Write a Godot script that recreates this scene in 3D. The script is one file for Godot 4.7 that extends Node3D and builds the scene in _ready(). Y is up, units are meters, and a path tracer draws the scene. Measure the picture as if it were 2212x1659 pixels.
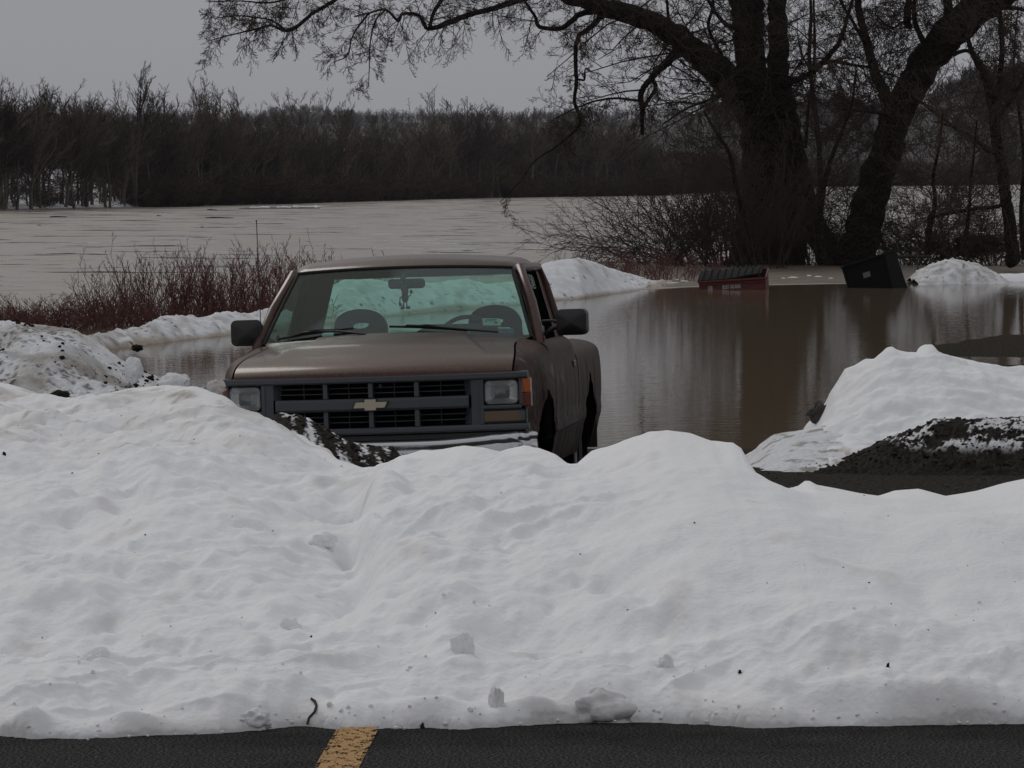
extends Node3D
# A flooded river in late winter: a brown pickup truck behind a ploughed snow pile.

const F := 10590.0        # focal length of the long lens, in units of the 2212-wide photograph grid
const EYE := 1.65         # eye height above the road
const WATER := -0.90      # level of the flood
const LOT := -0.63        # level of the car park under the truck
const PITCH := 0.042420   # downward tilt of the camera
var M := {}
var used := {}
var na := FastNoiseLite.new()
var nb := FastNoiseLite.new()
var nc := FastNoiseLite.new()


# ---------------------------------------------------------------- mesh builder
class MB:
	var v := PackedVector3Array()
	var c := PackedColorArray()
	var i := PackedInt32Array()
	func vert(p: Vector3, col := Color.WHITE) -> int:
		v.append(p)
		c.append(col)
		return v.size() - 1
	func tri(a: int, b: int, d: int) -> void:
		i.append(a)
		i.append(b)
		i.append(d)
	func poly(pts: Array, out: Vector3, col := Color.WHITE) -> void:
		var n := Vector3.ZERO
		for k in range(1, pts.size() - 1):
			n += (pts[k + 1] - pts[0]).cross(pts[k] - pts[0])
		var b := v.size()
		for p in pts:
			v.append(p)
			c.append(col)
		var turn := n.dot(out) < 0.0
		for k in range(1, pts.size() - 1):
			if turn:
				tri(b, b + k + 1, b + k)
			else:
				tri(b, b + k, b + k + 1)
	# f(u, v) with u, v in 0..1; the front is on the side of u x v unless flipped
	func grid(nu: int, nv: int, f: Callable, colf = null, flip := false) -> void:
		var b := v.size()
		for q in nv + 1:
			for p in nu + 1:
				var u := float(p) / nu
				var w := float(q) / nv
				v.append(f.call(u, w))
				c.append(colf.call(u, w) if colf != null else Color.WHITE)
		for q in nv:
			for p in nu:
				var a := b + q * (nu + 1) + p
				var d := a + nu + 1
				if flip:
					tri(a, d + 1, d)
					tri(a, a + 1, d + 1)
				else:
					tri(a, d, d + 1)
					tri(a, d + 1, a + 1)
	func tube(pts: PackedVector3Array, rad: PackedFloat32Array, sides: int, col := Color.WHITE, cap := false, rough: FastNoiseLite = null, amount := 0.0) -> void:
		var b := v.size()
		var n := pts.size()
		var side := Vector3.ZERO
		for k in n:
			var d := (pts[mini(k + 1, n - 1)] - pts[maxi(k - 1, 0)]).normalized()
			if k == 0:
				side = d.cross(Vector3(0.31, 0.2, 0.93)).normalized()
			else:
				side = (side - d * side.dot(d)).normalized()
			var other := d.cross(side)
			for s in sides:
				var a := TAU * s / sides
				var out := side * cos(a) + other * sin(a)
				var r := rad[k]
				if rough:
					var q: Vector3 = pts[k] + out * r
					r *= 1.0 + amount * (rough.get_noise_3d(q.x, q.y * 0.3, q.z) + 0.4 * rough.get_noise_3d(q.x * 3.0, q.y, q.z * 3.0))
				v.append(pts[k] + out * r)
				c.append(col)
		for k in n - 1:
			for s in sides:
				var a := b + k * sides + s
				var a2 := b + k * sides + (s + 1) % sides
				tri(a, a + sides, a2 + sides)
				tri(a, a2 + sides, a2)
		if cap:
			for e in 2:
				var ring := []
				for s in sides:
					ring.append(v[b + (n - 1 if e else 0) * sides + s])
				poly(ring, (pts[n - 1] - pts[n - 2]) if e else (pts[0] - pts[1]), col)
	# box with chamfered edges
	func rbox(at: Vector3, size: Vector3, bev: float, basis := Basis.IDENTITY, col := Color.WHITE, warp = null) -> void:
		var h := size / 2.0
		var bb := minf(bev, minf(h.x, minf(h.y, h.z)) * 0.9)
		var P := func(sx: int, sy: int, sz: int, ax: int) -> Vector3:
			var q := Vector3(sx * (h.x - (bb if ax != 0 else 0.0)), sy * (h.y - (bb if ax != 1 else 0.0)), sz * (h.z - (bb if ax != 2 else 0.0)))
			q = at + basis * q
			return warp.call(q) if warp != null else q
		for s in [-1, 1]:
			poly([P.call(s, -1, -1, 0), P.call(s, 1, -1, 0), P.call(s, 1, 1, 0), P.call(s, -1, 1, 0)], basis * Vector3(s, 0, 0), col)
			poly([P.call(-1, s, -1, 1), P.call(1, s, -1, 1), P.call(1, s, 1, 1), P.call(-1, s, 1, 1)], basis * Vector3(0, s, 0), col)
			poly([P.call(-1, -1, s, 2), P.call(1, -1, s, 2), P.call(1, 1, s, 2), P.call(-1, 1, s, 2)], basis * Vector3(0, 0, s), col)
			for t in [-1, 1]:
				poly([P.call(s, t, -1, 0), P.call(s, t, 1, 0), P.call(s, t, 1, 1), P.call(s, t, -1, 1)], basis * Vector3(s, t, 0), col)
				poly([P.call(s, -1, t, 0), P.call(s, 1, t, 0), P.call(s, 1, t, 2), P.call(s, -1, t, 2)], basis * Vector3(s, 0, t), col)
				poly([P.call(-1, s, t, 1), P.call(1, s, t, 1), P.call(1, s, t, 2), P.call(-1, s, t, 2)], basis * Vector3(0, s, t), col)
				for w in [-1, 1]:
					poly([P.call(s, t, w, 0), P.call(s, t, w, 1), P.call(s, t, w, 2)], basis * Vector3(s, t, w), col)
	# flat outline in the xy plane, pulled from z0 to z1
	func extrude(outline: PackedVector2Array, z0: float, z1: float, xf := Transform3D.IDENTITY, col := Color.WHITE) -> void:
		var t := Geometry2D.triangulate_polygon(outline)
		for k in range(0, t.size(), 3):
			var a := outline[t[k]]
			var b := outline[t[k + 1]]
			var d := outline[t[k + 2]]
			poly([xf * Vector3(a.x, a.y, z1), xf * Vector3(b.x, b.y, z1), xf * Vector3(d.x, d.y, z1)], xf.basis * Vector3(0, 0, 1), col)
			poly([xf * Vector3(a.x, a.y, z0), xf * Vector3(b.x, b.y, z0), xf * Vector3(d.x, d.y, z0)], xf.basis * Vector3(0, 0, -1), col)
		var cw := Geometry2D.is_polygon_clockwise(outline)
		for k in outline.size():
			var a := outline[k]
			var b := outline[(k + 1) % outline.size()]
			var o := Vector3(b.y - a.y, a.x - b.x, 0) * (-1.0 if cw else 1.0)
			poly([xf * Vector3(a.x, a.y, z0), xf * Vector3(b.x, b.y, z0), xf * Vector3(b.x, b.y, z1), xf * Vector3(a.x, a.y, z1)], xf.basis * o, col)
	# a lumpy ball
	func lump(at: Vector3, size: Vector3, seed_: int, rough: float, col := Color.WHITE, n := 14) -> void:
		var ns := FastNoiseLite.new()
		ns.seed = seed_
		ns.frequency = 0.9
		ns.fractal_octaves = 3
		var b := v.size()
		var m := n * 2
		for q in n + 1:
			var th := PI * q / n
			for p in m:
				var ph := TAU * p / m
				var d := Vector3(sin(th) * cos(ph), cos(th), sin(th) * sin(ph))
				v.append(at + d * size * (1.0 + rough * (ns.get_noise_3d(d.x * 1.2, d.y * 1.2, d.z * 1.2) * 1.6)))
				c.append(col)
		for q in n:
			for p in m:
				var a := b + q * m + p
				var a2 := b + q * m + (p + 1) % m
				tri(a, a2, a2 + m)
				tri(a, a2 + m, a + m)
	func mesh() -> ArrayMesh:
		var nn := PackedVector3Array()
		nn.resize(v.size())
		for k in range(0, i.size(), 3):
			var a := i[k]
			var b := i[k + 1]
			var d := i[k + 2]
			var n := (v[d] - v[a]).cross(v[b] - v[a])
			nn[a] += n
			nn[b] += n
			nn[d] += n
		for k in nn.size():
			nn[k] = nn[k].normalized()
		var arr := []
		arr.resize(Mesh.ARRAY_MAX)
		arr[Mesh.ARRAY_VERTEX] = v
		arr[Mesh.ARRAY_NORMAL] = nn
		arr[Mesh.ARRAY_COLOR] = c
		arr[Mesh.ARRAY_INDEX] = i
		var m := ArrayMesh.new()
		m.add_surface_from_arrays(Mesh.PRIMITIVE_TRIANGLES, arr)
		return m


# ---------------------------------------------------------------- naming and placing
func numbered(called: String) -> String:
	var k: int = used.get(called, 0)
	used[called] = k + 1
	return called if k == 0 else "%s_%03d" % [called, k]

func tag(o: Node, label: String, category := "", group := "", kind := "") -> void:
	if label:
		o.set_meta("label", label)
	if category:
		o.set_meta("category", category)
	if group:
		o.set_meta("group", group)
	if kind:
		o.set_meta("kind", kind)

func thing(called: String, label: String, category: String, where := Vector3.ZERO, group := "") -> Node3D:
	var o := Node3D.new()
	o.name = numbered(called)
	add_child(o)
	o.position = where
	tag(o, label, category, group)
	return o

func part(called: String, mb: MB, mat: Material, parent: Node = self) -> MeshInstance3D:
	var o := MeshInstance3D.new()
	o.name = numbered(called) if parent == self else called
	o.mesh = mb.mesh()
	o.material_override = mat
	parent.add_child(o, true)
	return o

func again(called: String, src: MeshInstance3D, xf: Transform3D, parent: Node) -> MeshInstance3D:
	var o := MeshInstance3D.new()
	o.name = called
	o.mesh = src.mesh
	o.material_override = src.material_override
	o.transform = xf
	parent.add_child(o, true)
	return o

# the point at grid position (u, v) of the photograph, d metres in front of the camera
func at(u: float, v: float, d: float) -> Vector3:
	var x := (u - 1106.0) / F
	var y := -(v - 829.5) / F
	var dir := Vector3(x, 0, 0) + y * Vector3(0, cos(PITCH), -sin(PITCH)) + Vector3(0, -sin(PITCH), -cos(PITCH))
	return Vector3(0, EYE, 0) + dir * (d / -dir.z)

func tab(t: Array, x: float) -> float:   # t: Vector2 entries with rising x
	if x <= t[0].x:
		return t[0].y
	for k in range(1, t.size()):
		if x <= t[k].x:
			var w: float = (x - t[k - 1].x) / (t[k].x - t[k - 1].x)
			return lerpf(t[k - 1].y, t[k].y, w)
	return t[-1].y

func smoothtab(t: Array, x: float) -> float:
	if x <= t[0].x:
		return t[0].y
	for k in range(1, t.size()):
		if x <= t[k].x:
			var w: float = (x - t[k - 1].x) / (t[k].x - t[k - 1].x)
			return lerpf(t[k - 1].y, t[k].y, w * w * (3.0 - 2.0 * w))
	return t[-1].y

func bell(x: float) -> float:
	return exp(-x * x)

# ---------------------------------------------------------------- materials
func ramp(a: Color, b: Color, o0 := 0.0, o1 := 1.0) -> Gradient:
	var g := Gradient.new()
	g.offsets = PackedFloat32Array([o0, o1])
	g.colors = PackedColorArray([a, b])
	return g

func ntex(freq: float, oct: int, seed_: int, g: Gradient = null, normal := false, strength := 4.0, size := 512, type := FastNoiseLite.TYPE_SIMPLEX_SMOOTH) -> NoiseTexture2D:
	var n := FastNoiseLite.new()
	n.seed = seed_
	n.frequency = freq
	n.fractal_octaves = oct
	n.noise_type = type
	var t := NoiseTexture2D.new()
	t.width = size
	t.height = size
	t.seamless = true
	t.noise = n
	if g:
		t.color_ramp = g
	if normal:
		t.as_normal_map = true
		t.bump_strength = strength
	return t

func cubic(t: Array, x: float) -> float:   # smooth curve through Vector2 entries with rising x
	var n := t.size()
	if x <= t[0].x:
		return t[0].y
	for k in range(1, n):
		if x <= t[k].x:
			var a: Vector2 = t[maxi(k - 2, 0)]
			var b: Vector2 = t[k - 1]
			var c: Vector2 = t[k]
			var d: Vector2 = t[mini(k + 1, n - 1)]
			var h := c.x - b.x
			var w := (x - b.x) / h
			var mb: float = (c.y - a.y) / (c.x - a.x) * h
			var mc: float = (d.y - b.y) / (d.x - b.x) * h
			var w2 := w * w
			var w3 := w2 * w
			return (2 * w3 - 3 * w2 + 1) * b.y + (w3 - 2 * w2 + w) * mb + (3 * w2 - 2 * w3) * c.y + (w3 - w2) * mc
	return t[-1].y

func lin(r: float, g: float, b: float) -> Color:
	return Color(r, g, b).linear_to_srgb()

func mat(called: String, col: Color, rough: float, metal := 0.0) -> StandardMaterial3D:
	var m := StandardMaterial3D.new()
	m.resource_name = called
	m.albedo_color = col
	m.roughness = rough
	m.metallic = metal
	m.vertex_color_use_as_albedo = true
	M[called] = m
	return m

func tri_tex(m: StandardMaterial3D, scale: Vector3) -> void:
	m.uv1_triplanar = true
	m.uv1_world_triplanar = true
	m.uv1_scale = scale

func grain(m: StandardMaterial3D, tex: Texture2D, cm: float, scale: Vector3) -> void:
	m.heightmap_enabled = true
	m.heightmap_texture = tex
	m.heightmap_scale = cm
	tri_tex(m, scale)

func make_materials() -> void:
	var m := mat("snow", Color.WHITE, 0.75)
	m.normal_enabled = true
	m.normal_texture = ntex(0.035, 5, 3, null, true, 7.0)
	m.normal_scale = 0.45
	m.metallic_specular = 0.3
	tri_tex(m, Vector3.ONE * 1.7)
	m = mat("dirty", Color.WHITE, 0.92)
	m.normal_enabled = true
	m.normal_texture = ntex(0.05, 4, 8, null, true, 10.0)
	m.metallic_specular = 0.25
	tri_tex(m, Vector3.ONE * 2.0)
	m = mat("asphalt", Color.WHITE, 0.95)
	m.metallic_specular = 0.08
	m.albedo_texture = ntex(0.12, 3, 5, ramp(lin(0.015, 0.015, 0.0155), lin(0.125, 0.121, 0.115), 0.34, 0.80))
	m.normal_enabled = true
	m.normal_texture = ntex(0.12, 3, 5, null, true, 3.0)
	tri_tex(m, Vector3.ONE * 1.3)
	m = mat("lot", Color.WHITE, 0.9)
	m.metallic_specular = 0.12
	m.albedo_texture = ntex(0.06, 5, 15, ramp(lin(0.012, 0.0105, 0.009), lin(0.075, 0.064, 0.052), 0.25, 0.8))
	m.normal_enabled = true
	m.normal_texture = ntex(0.12, 4, 15, null, true, 6.0)
	tri_tex(m, Vector3.ONE * 0.6)
	mat("paint_line", lin(0.43, 0.225, 0.05), 0.75)
	m = mat("flood", lin(0.130, 0.098, 0.066), 0.025)
	m.metallic_specular = 0.065
	m.normal_enabled = true
	m.normal_texture = ntex(0.010, 5, 21, null, true, 4.0)
	m.normal_scale = 0.085
	tri_tex(m, Vector3(0.38, 0.55, 0.55))
	m = mat("river", lin(0.30, 0.272, 0.240), 1.0)
	m.roughness_texture = ntex(0.012, 5, 23, ramp(Color(0.05, 0.05, 0.05), Color(0.42, 0.42, 0.42), 0.28, 0.46), false, 4.0, 1024)
	m.metallic_specular = 0.3
	m.normal_enabled = true
	m.normal_texture = ntex(0.03, 4, 24, null, true, 5.0)
	m.normal_scale = 0.32
	tri_tex(m, Vector3(0.011, 0.012, 0.012))
	m = mat("mud", lin(0.16, 0.115, 0.075), 0.55)
	m.albedo_texture = ntex(0.02, 4, 31, ramp(Color(0.6, 0.6, 0.6), Color(1, 1, 1), 0.3, 0.7))
	tri_tex(m, Vector3(0.1, 0.3, 0.3))
	m = mat("bark", lin(0.055, 0.047, 0.040), 0.95)
	m.metallic_specular = 0.2
	m.albedo_texture = ntex(0.05, 4, 35, ramp(Color(0.45, 0.43, 0.40), Color(1, 1, 1), 0.3, 0.75))
	m.normal_enabled = true
	m.normal_texture = ntex(0.06, 4, 35, null, true, 14.0)
	tri_tex(m, Vector3(1.1, 0.28, 1.1))
	mat("twig", lin(0.060, 0.046, 0.038), 0.9).metallic_specular = 0.2
	mat("far_bark", lin(0.13, 0.115, 0.10), 0.95).metallic_specular = 0.15
	mat("far_twig", lin(0.080, 0.066, 0.056), 0.95).metallic_specular = 0.15
	mat("far_twig_dark", lin(0.052, 0.043, 0.038), 0.95).metallic_specular = 0.15
	mat("far_twig_pale", lin(0.125, 0.103, 0.085), 0.95).metallic_specular = 0.15
	mat("brush", lin(0.070, 0.052, 0.042), 0.95).metallic_specular = 0.15
	mat("red_twig", lin(0.125, 0.058, 0.050), 0.85).metallic_specular = 0.2
	m = mat("bank", Color.WHITE, 0.95)
	m.albedo_texture = ntex(0.03, 5, 41, ramp(Color(0.7, 0.7, 0.7), Color(1, 1, 1), 0.3, 0.7))
	tri_tex(m, Vector3.ONE * 0.05)
	# truck
	m = mat("paint", Color.WHITE, 0.46, 0.16)
	m.clearcoat_enabled = true
	m.albedo_texture = ntex(0.045, 5, 55, ramp(Color(0.84, 0.83, 0.82), Color(1, 1, 1), 0.28, 0.62))
	tri_tex(m, Vector3(1.3, 1.3, 1.3))
	m.uv1_world_triplanar = false
	m.clearcoat = 0.34
	m.clearcoat_roughness = 0.13
	m.metallic_specular = 0.3
	mat("old_paint", Color.WHITE, 0.6, 0.1)
	m = mat("side_paint", Color.WHITE, 0.55, 0.10)
	m.metallic_specular = 0.22
	m.albedo_texture = ntex(0.03, 5, 56, ramp(Color(0.55, 0.54, 0.52), Color(1, 1, 1), 0.28, 0.66))
	tri_tex(m, Vector3(1.3, 0.7, 1.3))
	m.uv1_world_triplanar = false
	mat("grey_plastic", lin(0.066, 0.072, 0.081), 0.5)
	mat("black_plastic", lin(0.014, 0.014, 0.015), 0.42)
	mat("rubber", lin(0.012, 0.012, 0.012), 0.8)
	mat("black", lin(0.006, 0.006, 0.006), 0.9).metallic_specular = 0.1
	mat("tyre", lin(0.014, 0.014, 0.014), 0.85)
	m = mat("chrome", lin(0.62, 0.63, 0.65), 0.2, 0.9)
	m.roughness_texture = ntex(0.03, 4, 53, ramp(Color(0.5, 0.5, 0.5), Color(1, 1, 1)))
	m.roughness = 0.26
	tri_tex(m, Vector3.ONE * 2.0)
	m.uv1_world_triplanar = false
	mat("steel", lin(0.3, 0.3, 0.31), 0.35, 0.8)
	mat("gold", lin(0.52, 0.455, 0.345), 0.5, 0.1)
	mat("amber", lin(0.42, 0.10, 0.018), 0.25)
	mat("dull_amber", lin(0.14, 0.028, 0.012), 0.3)
	mat("lamp_smoke", lin(0.16, 0.105, 0.065), 0.3)
	m = mat("glass", Color(0.80, 0.925, 0.885, 0.0), 0.0)
	m.transparency = BaseMaterial3D.TRANSPARENCY_ALPHA
	m.refraction_enabled = true
	m.refraction_scale = 0.05
	m = mat("lens", Color(0.75, 0.78, 0.78, 0.16), 0.06)
	m.transparency = BaseMaterial3D.TRANSPARENCY_ALPHA
	mat("reflector", lin(0.60, 0.60, 0.58), 0.28, 0.8)
	m = mat("cloth", lin(0.030, 0.031, 0.033), 0.95)
	mat("dash", lin(0.022, 0.023, 0.025), 0.7)
	mat("headliner", lin(0.06, 0.055, 0.05), 0.95)
	mat("sticker_white", lin(0.55, 0.66, 0.6), 0.6)
	mat("sticker_blue", lin(0.05, 0.12, 0.26), 0.6)
	mat("ink", lin(0.05, 0.09, 0.08), 0.7)
	# bins
	m = mat("bin_red", lin(0.155, 0.020, 0.018), 0.6)
	m.albedo_texture = ntex(0.03, 4, 61, ramp(Color(0.65, 0.65, 0.65), Color(1, 1, 1)))
	tri_tex(m, Vector3.ONE * 0.8)
	mat("bin_lid", lin(0.014, 0.0145, 0.015), 0.8).metallic_specular = 0.15
	mat("bin_black", lin(0.010, 0.0105, 0.0105), 0.8).metallic_specular = 0.15
	m = mat("side_glass", Color(0.03, 0.034, 0.034, 0.88), 0.8)
	m.transparency = BaseMaterial3D.TRANSPARENCY_ALPHA
	m.metallic_specular = 0.02
	mat("letters", lin(0.42, 0.40, 0.39), 0.7)
	mat("plate_grey", lin(0.09, 0.10, 0.11), 0.6)
	mat("rock", lin(0.05, 0.045, 0.04), 0.9)
	mat("wet_wood", lin(0.035, 0.028, 0.022), 0.8)
	mat("conifer", Color.WHITE, 0.95).metallic_specular = 0.1
	mat("doll", lin(0.045, 0.040, 0.036), 0.8)

func _ready() -> void:
	var cam := Camera3D.new()
	cam.name = "camera"
	cam.position = Vector3(0, EYE, 0)
	cam.rotation.x = -PITCH
	cam.fov = rad_to_deg(2.0 * atan(829.5 / F))
	cam.near = 0.5
	cam.far = 9000.0
	cam.current = true
	add_child(cam)
	var sky := Sky.new()
	var sm := ProceduralSkyMaterial.new()
	sm.sky_top_color = Color(0.80, 0.805, 0.82)
	sm.sky_horizon_color = Color(0.70, 0.702, 0.722)
	sm.sky_curve = 0.35
	sm.ground_bottom_color = Color(0.25, 0.24, 0.22)
	sm.ground_horizon_color = Color(0.60, 0.60, 0.61)
	sm.sky_energy_multiplier = 1.0
	sky.sky_material = sm
	var env := Environment.new()
	env.background_mode = Environment.BG_SKY
	env.sky = sky
	env.tonemap_mode = Environment.TONE_MAPPER_LINEAR
	env.tonemap_exposure = 0.66
	env.sdfgi_enabled = true
	env.ssao_enabled = true
	env.ssil_enabled = true
	env.fog_enabled = true
	env.fog_density = 0.00005
	env.fog_light_color = Color(0.78, 0.79, 0.83)
	var we := WorldEnvironment.new()
	we.name = "environment"
	we.environment = env
	add_child(we)
	var sun := DirectionalLight3D.new()
	sun.name = "sun"
	sun.light_energy = 0.36
	sun.light_angular_distance = 26.0
	sun.light_color = Color(1.0, 0.985, 0.96)
	sun.shadow_enabled = true
	sun.basis = Basis.looking_at(Vector3(0.34, -0.60, 0.73))
	add_child(sun)
	na.seed = 11
	na.frequency = 1.0
	na.fractal_octaves = 4
	nb.seed = 12
	nb.frequency = 1.0
	nb.fractal_octaves = 2
	nc.seed = 13
	nc.frequency = 1.0
	nc.fractal_octaves = 5
	make_materials()
	build_ground()
	build_far()
	build_snow_pile()
	build_heaps()
	build_truck()
	build_bins()
	build_trees()
	build_bushes()
	build_far_wood()
	build_small()

# ---------------------------------------------------------------- ground, water, hills
func ground_y(x: float, d: float) -> float:
	var y := 0.0
	if d < 14.0:
		y = 0.0
	elif d < 27.0:
		y = LOT * smoothstep(14.0, 27.0, d)
	elif d < 34.0:
		y = LOT - 0.004 * (d - 27.0)
	else:
		y = -0.658 - (d - 34.0) * 0.0205
	y = maxf(y, -1.35 if d < 115.0 else -3.0)
	var edge := 5.0 + maxf(0.0, (d - 70.7) * 0.27) + 0.5 * na.get_noise_2d(x * 0.3, d * 0.7)
	var isle := smoothstep(0.0, 0.9, x - edge) * smoothstep(60.0, 65.0, d) * (1.0 - smoothstep(77.5, 80.5, d))
	var top := -0.862 + 0.035 * na.get_noise_2d(x * 0.35, d * 0.25)
	top -= 0.085 * exp(-pow((x - 6.85) / 0.95, 4.0) - pow((d - 67.6) / 1.5, 4.0))
	y = lerpf(y, maxf(y, top), isle)
	return y

func axis(parts: Array) -> PackedFloat32Array:   # [from, to, step] pieces
	var a := PackedFloat32Array()
	for p in parts:
		var n := maxi(1, roundi((p[1] - p[0]) / p[2]))
		for k in n:
			a.append(lerpf(p[0], p[1], float(k) / n))
	a.append(parts[-1][1])
	return a

func sheet(xs: PackedFloat32Array, ds: PackedFloat32Array, hf: Callable, cf = null) -> MB:
	var mb := MB.new()
	var w := xs.size()
	for d in ds:
		for x in xs:
			var y: float = hf.call(x, d)
			mb.v.append(Vector3(x, y, -d))
			mb.c.append(cf.call(x, d, y) if cf != null else Color.WHITE)
	for q in ds.size() - 1:
		for p in w - 1:
			var a := q * w + p
			mb.tri(a, a + w, a + w + 1)
			mb.tri(a, a + w + 1, a + 1)
	return mb

func shore(x: float) -> float:
	return tab([Vector2(-400, 250), Vector2(-90, 318), Vector2(-37.6, 360), Vector2(-21.5, 448), Vector2(-8, 545), Vector2(5.3, 600), Vector2(19.4, 640), Vector2(40, 900), Vector2(63, 1125), Vector2(167, 1500), Vector2(420, 1900)], x)

func build_ground() -> void:
	var xs := axis([[-5000, -500, 1500], [-500, -60, 110], [-60, -12, 6], [-12, 14, 0.25], [14, 60, 4], [60, 500, 110], [500, 5000, 1500]])
	var ds := axis([[-60, 0, 15], [0, 13, 13], [13, 60, 0.5], [60, 82, 0.25], [82, 150, 4], [150, 600, 75], [600, 7000, 1600]])
	var g := part("ground", sheet(xs, ds, func(x, d): return ground_y(x, d) - (0.004 if d < 16.0 else 0.0), func(x, d, _y): return Color(1, 1, 1) if d < 55 else Color(1.05, 1.0, 0.95)), M.lot)
	tag(g, "dark wet ground of the flooded car park", "", "", "structure")
	var r := part("road", sheet(axis([[-12, -3, 1], [-3, 3, 0.06], [3, 12, 1]]), axis([[2, 13, 1], [13, 15, 0.06], [15, 18, 1]]), func(_x, d): return 0.0 if d < 14.0 else LOT * smoothstep(14.0, 27.0, d), func(x, d, _y):
		var wet: float = smoothstep(13.9, 14.5, d + 0.25 * na.get_noise_2d(x * 1.5, 2.0))
		return Color(1, 1, 1) * (1.0 + 0.35 * na.get_noise_2d(x * 0.9, d * 1.2) + 0.25 * nb.get_noise_2d(x * 5.0, d * 5.0)) * (1.0 - 0.28 * wet)), M.asphalt)
	tag(r, "dark asphalt road in front of the ploughed snow", "", "", "structure")
	# worn yellow line that runs under the snow
	var rng := RandomNumberGenerator.new()
	rng.seed = 5
	var mb := MB.new()
	var a0 := Vector3(-0.558, 0.004, -11.2)
	var a1 := Vector3(-0.436, 0.004, -15.4)
	var step := Vector2(34, 900)
	for q in int(step.y):
		for p in int(step.x):
			var x: float = (p + 0.5) / step.x
			var z: float = (q + 0.5) / step.y
			var e := minf(x, 1.0 - x)
			var wear: float = 0.8 * na.get_noise_2d(p * 0.10, q * 0.05) + 0.6 * nb.get_noise_2d(p * 0.35, q * 0.22) + rng.randf() * 0.34
			if wear > 0.43 - (0.3 if e < 0.08 else 0.0):
				continue
			var o := func(s: float, t: float) -> Vector3: return a0.lerp(a1, (q + t) / step.y) + Vector3(((p + s) / step.x - 0.5) * 0.125, 0, 0)
			mb.poly([o.call(0, 0), o.call(1, 0), o.call(1, 1), o.call(0, 1)], Vector3.UP, Color(1, 1, 1) * rng.randf_range(0.8, 1.0))
	tag(part("road_marking", mb, M.paint_line), "worn yellow line that runs under the snow", "", "", "structure")
	# the line on the strip of asphalt that the flood left dry
	mb = MB.new()
	var p0 := at(1905, 756, 71.7)
	var p1 := at(2045, 734, 76.3)
	var p2 := Vector3(12.0, 0, -86.0)
	var line := [p0, p0.lerp(p1, 0.33), p0.lerp(p1, 0.66), p1, p1.lerp(p2, 0.15)]
	for k in line.size() - 1:
		var q: Array = []
		for e in [[k, -0.06], [k + 1, -0.06], [k + 1, 0.06], [k, 0.06]]:
			var b: Vector3 = line[e[0]]
			q.append(Vector3(b.x + e[1] * 0.8, ground_y(b.x, -b.z) + 0.006, b.z + e[1] * 0.8))
		mb.poly(q, Vector3.UP, Color(0.55, 0.55, 0.55))
	tag(part("road_marking", mb, M.paint_line), "faded yellow line on the dry strip of asphalt", "", "", "structure")

	# calm flood water over the car park, and the river behind the bushes
	var edge := func(x: float) -> float: return tab([Vector2(-14, 85), Vector2(-8.4, 86), Vector2(-4, 89), Vector2(0.6, 104), Vector2(4.3, 113), Vector2(12.5, 120), Vector2(60, 124)], x)
	var ux := axis([[-80, -14, 11], [-14, 16, 1], [16, 90, 8]])
	mb = MB.new()
	for x in ux:
		for k in 9:
			mb.vert(Vector3(x, WATER, -lerpf(41.0, edge.call(x), k / 8.0)))
	for p in ux.size() - 1:
		for k in 8:
			var a := p * 9 + k
			mb.tri(a, a + 1, a + 10)
			mb.tri(a, a + 10, a + 9)
	tag(part("flood_water", mb, M.flood), "calm brown flood water over the car park", "", "", "structure")
	mb = MB.new()
	for x in ux:
		for k in 13:
			mb.vert(Vector3(x * (1.0 + 5.0 * k / 12.0), WATER, -lerpf(edge.call(x), 1700.0, pow(k / 12.0, 2.0))))
	for p in ux.size() - 1:
		for k in 12:
			var a := p * 13 + k
			mb.tri(a, a + 1, a + 14)
			mb.tri(a, a + 14, a + 13)
	tag(part("river", mb, M.river), "wide brown river in flood", "", "", "structure")
	# brown slush and mud between the car park and the big trees
	mb = sheet(axis([[2.5, 30, 0.35]]), axis([[113, 143, 0.75]]), func(x, d):
		var e: float = minf(minf((x - 3.0) * 0.5, (d - edge.call(x) - 0.6 - 0.5 * na.get_noise_2d(x * 0.5, 3.0)) * 0.5), (139.0 + 3.0 * na.get_noise_2d(x * 0.2, 9.0) - d) * 0.4)
		return WATER + clampf(e * 0.05, -0.3, 0.03) + 0.012 * na.get_noise_2d(x * 0.6, d * 0.35))
	tag(part("muddy_ground", mb, M.mud), "brown mud and slush at the foot of the big trees", "", "", "structure")

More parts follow.
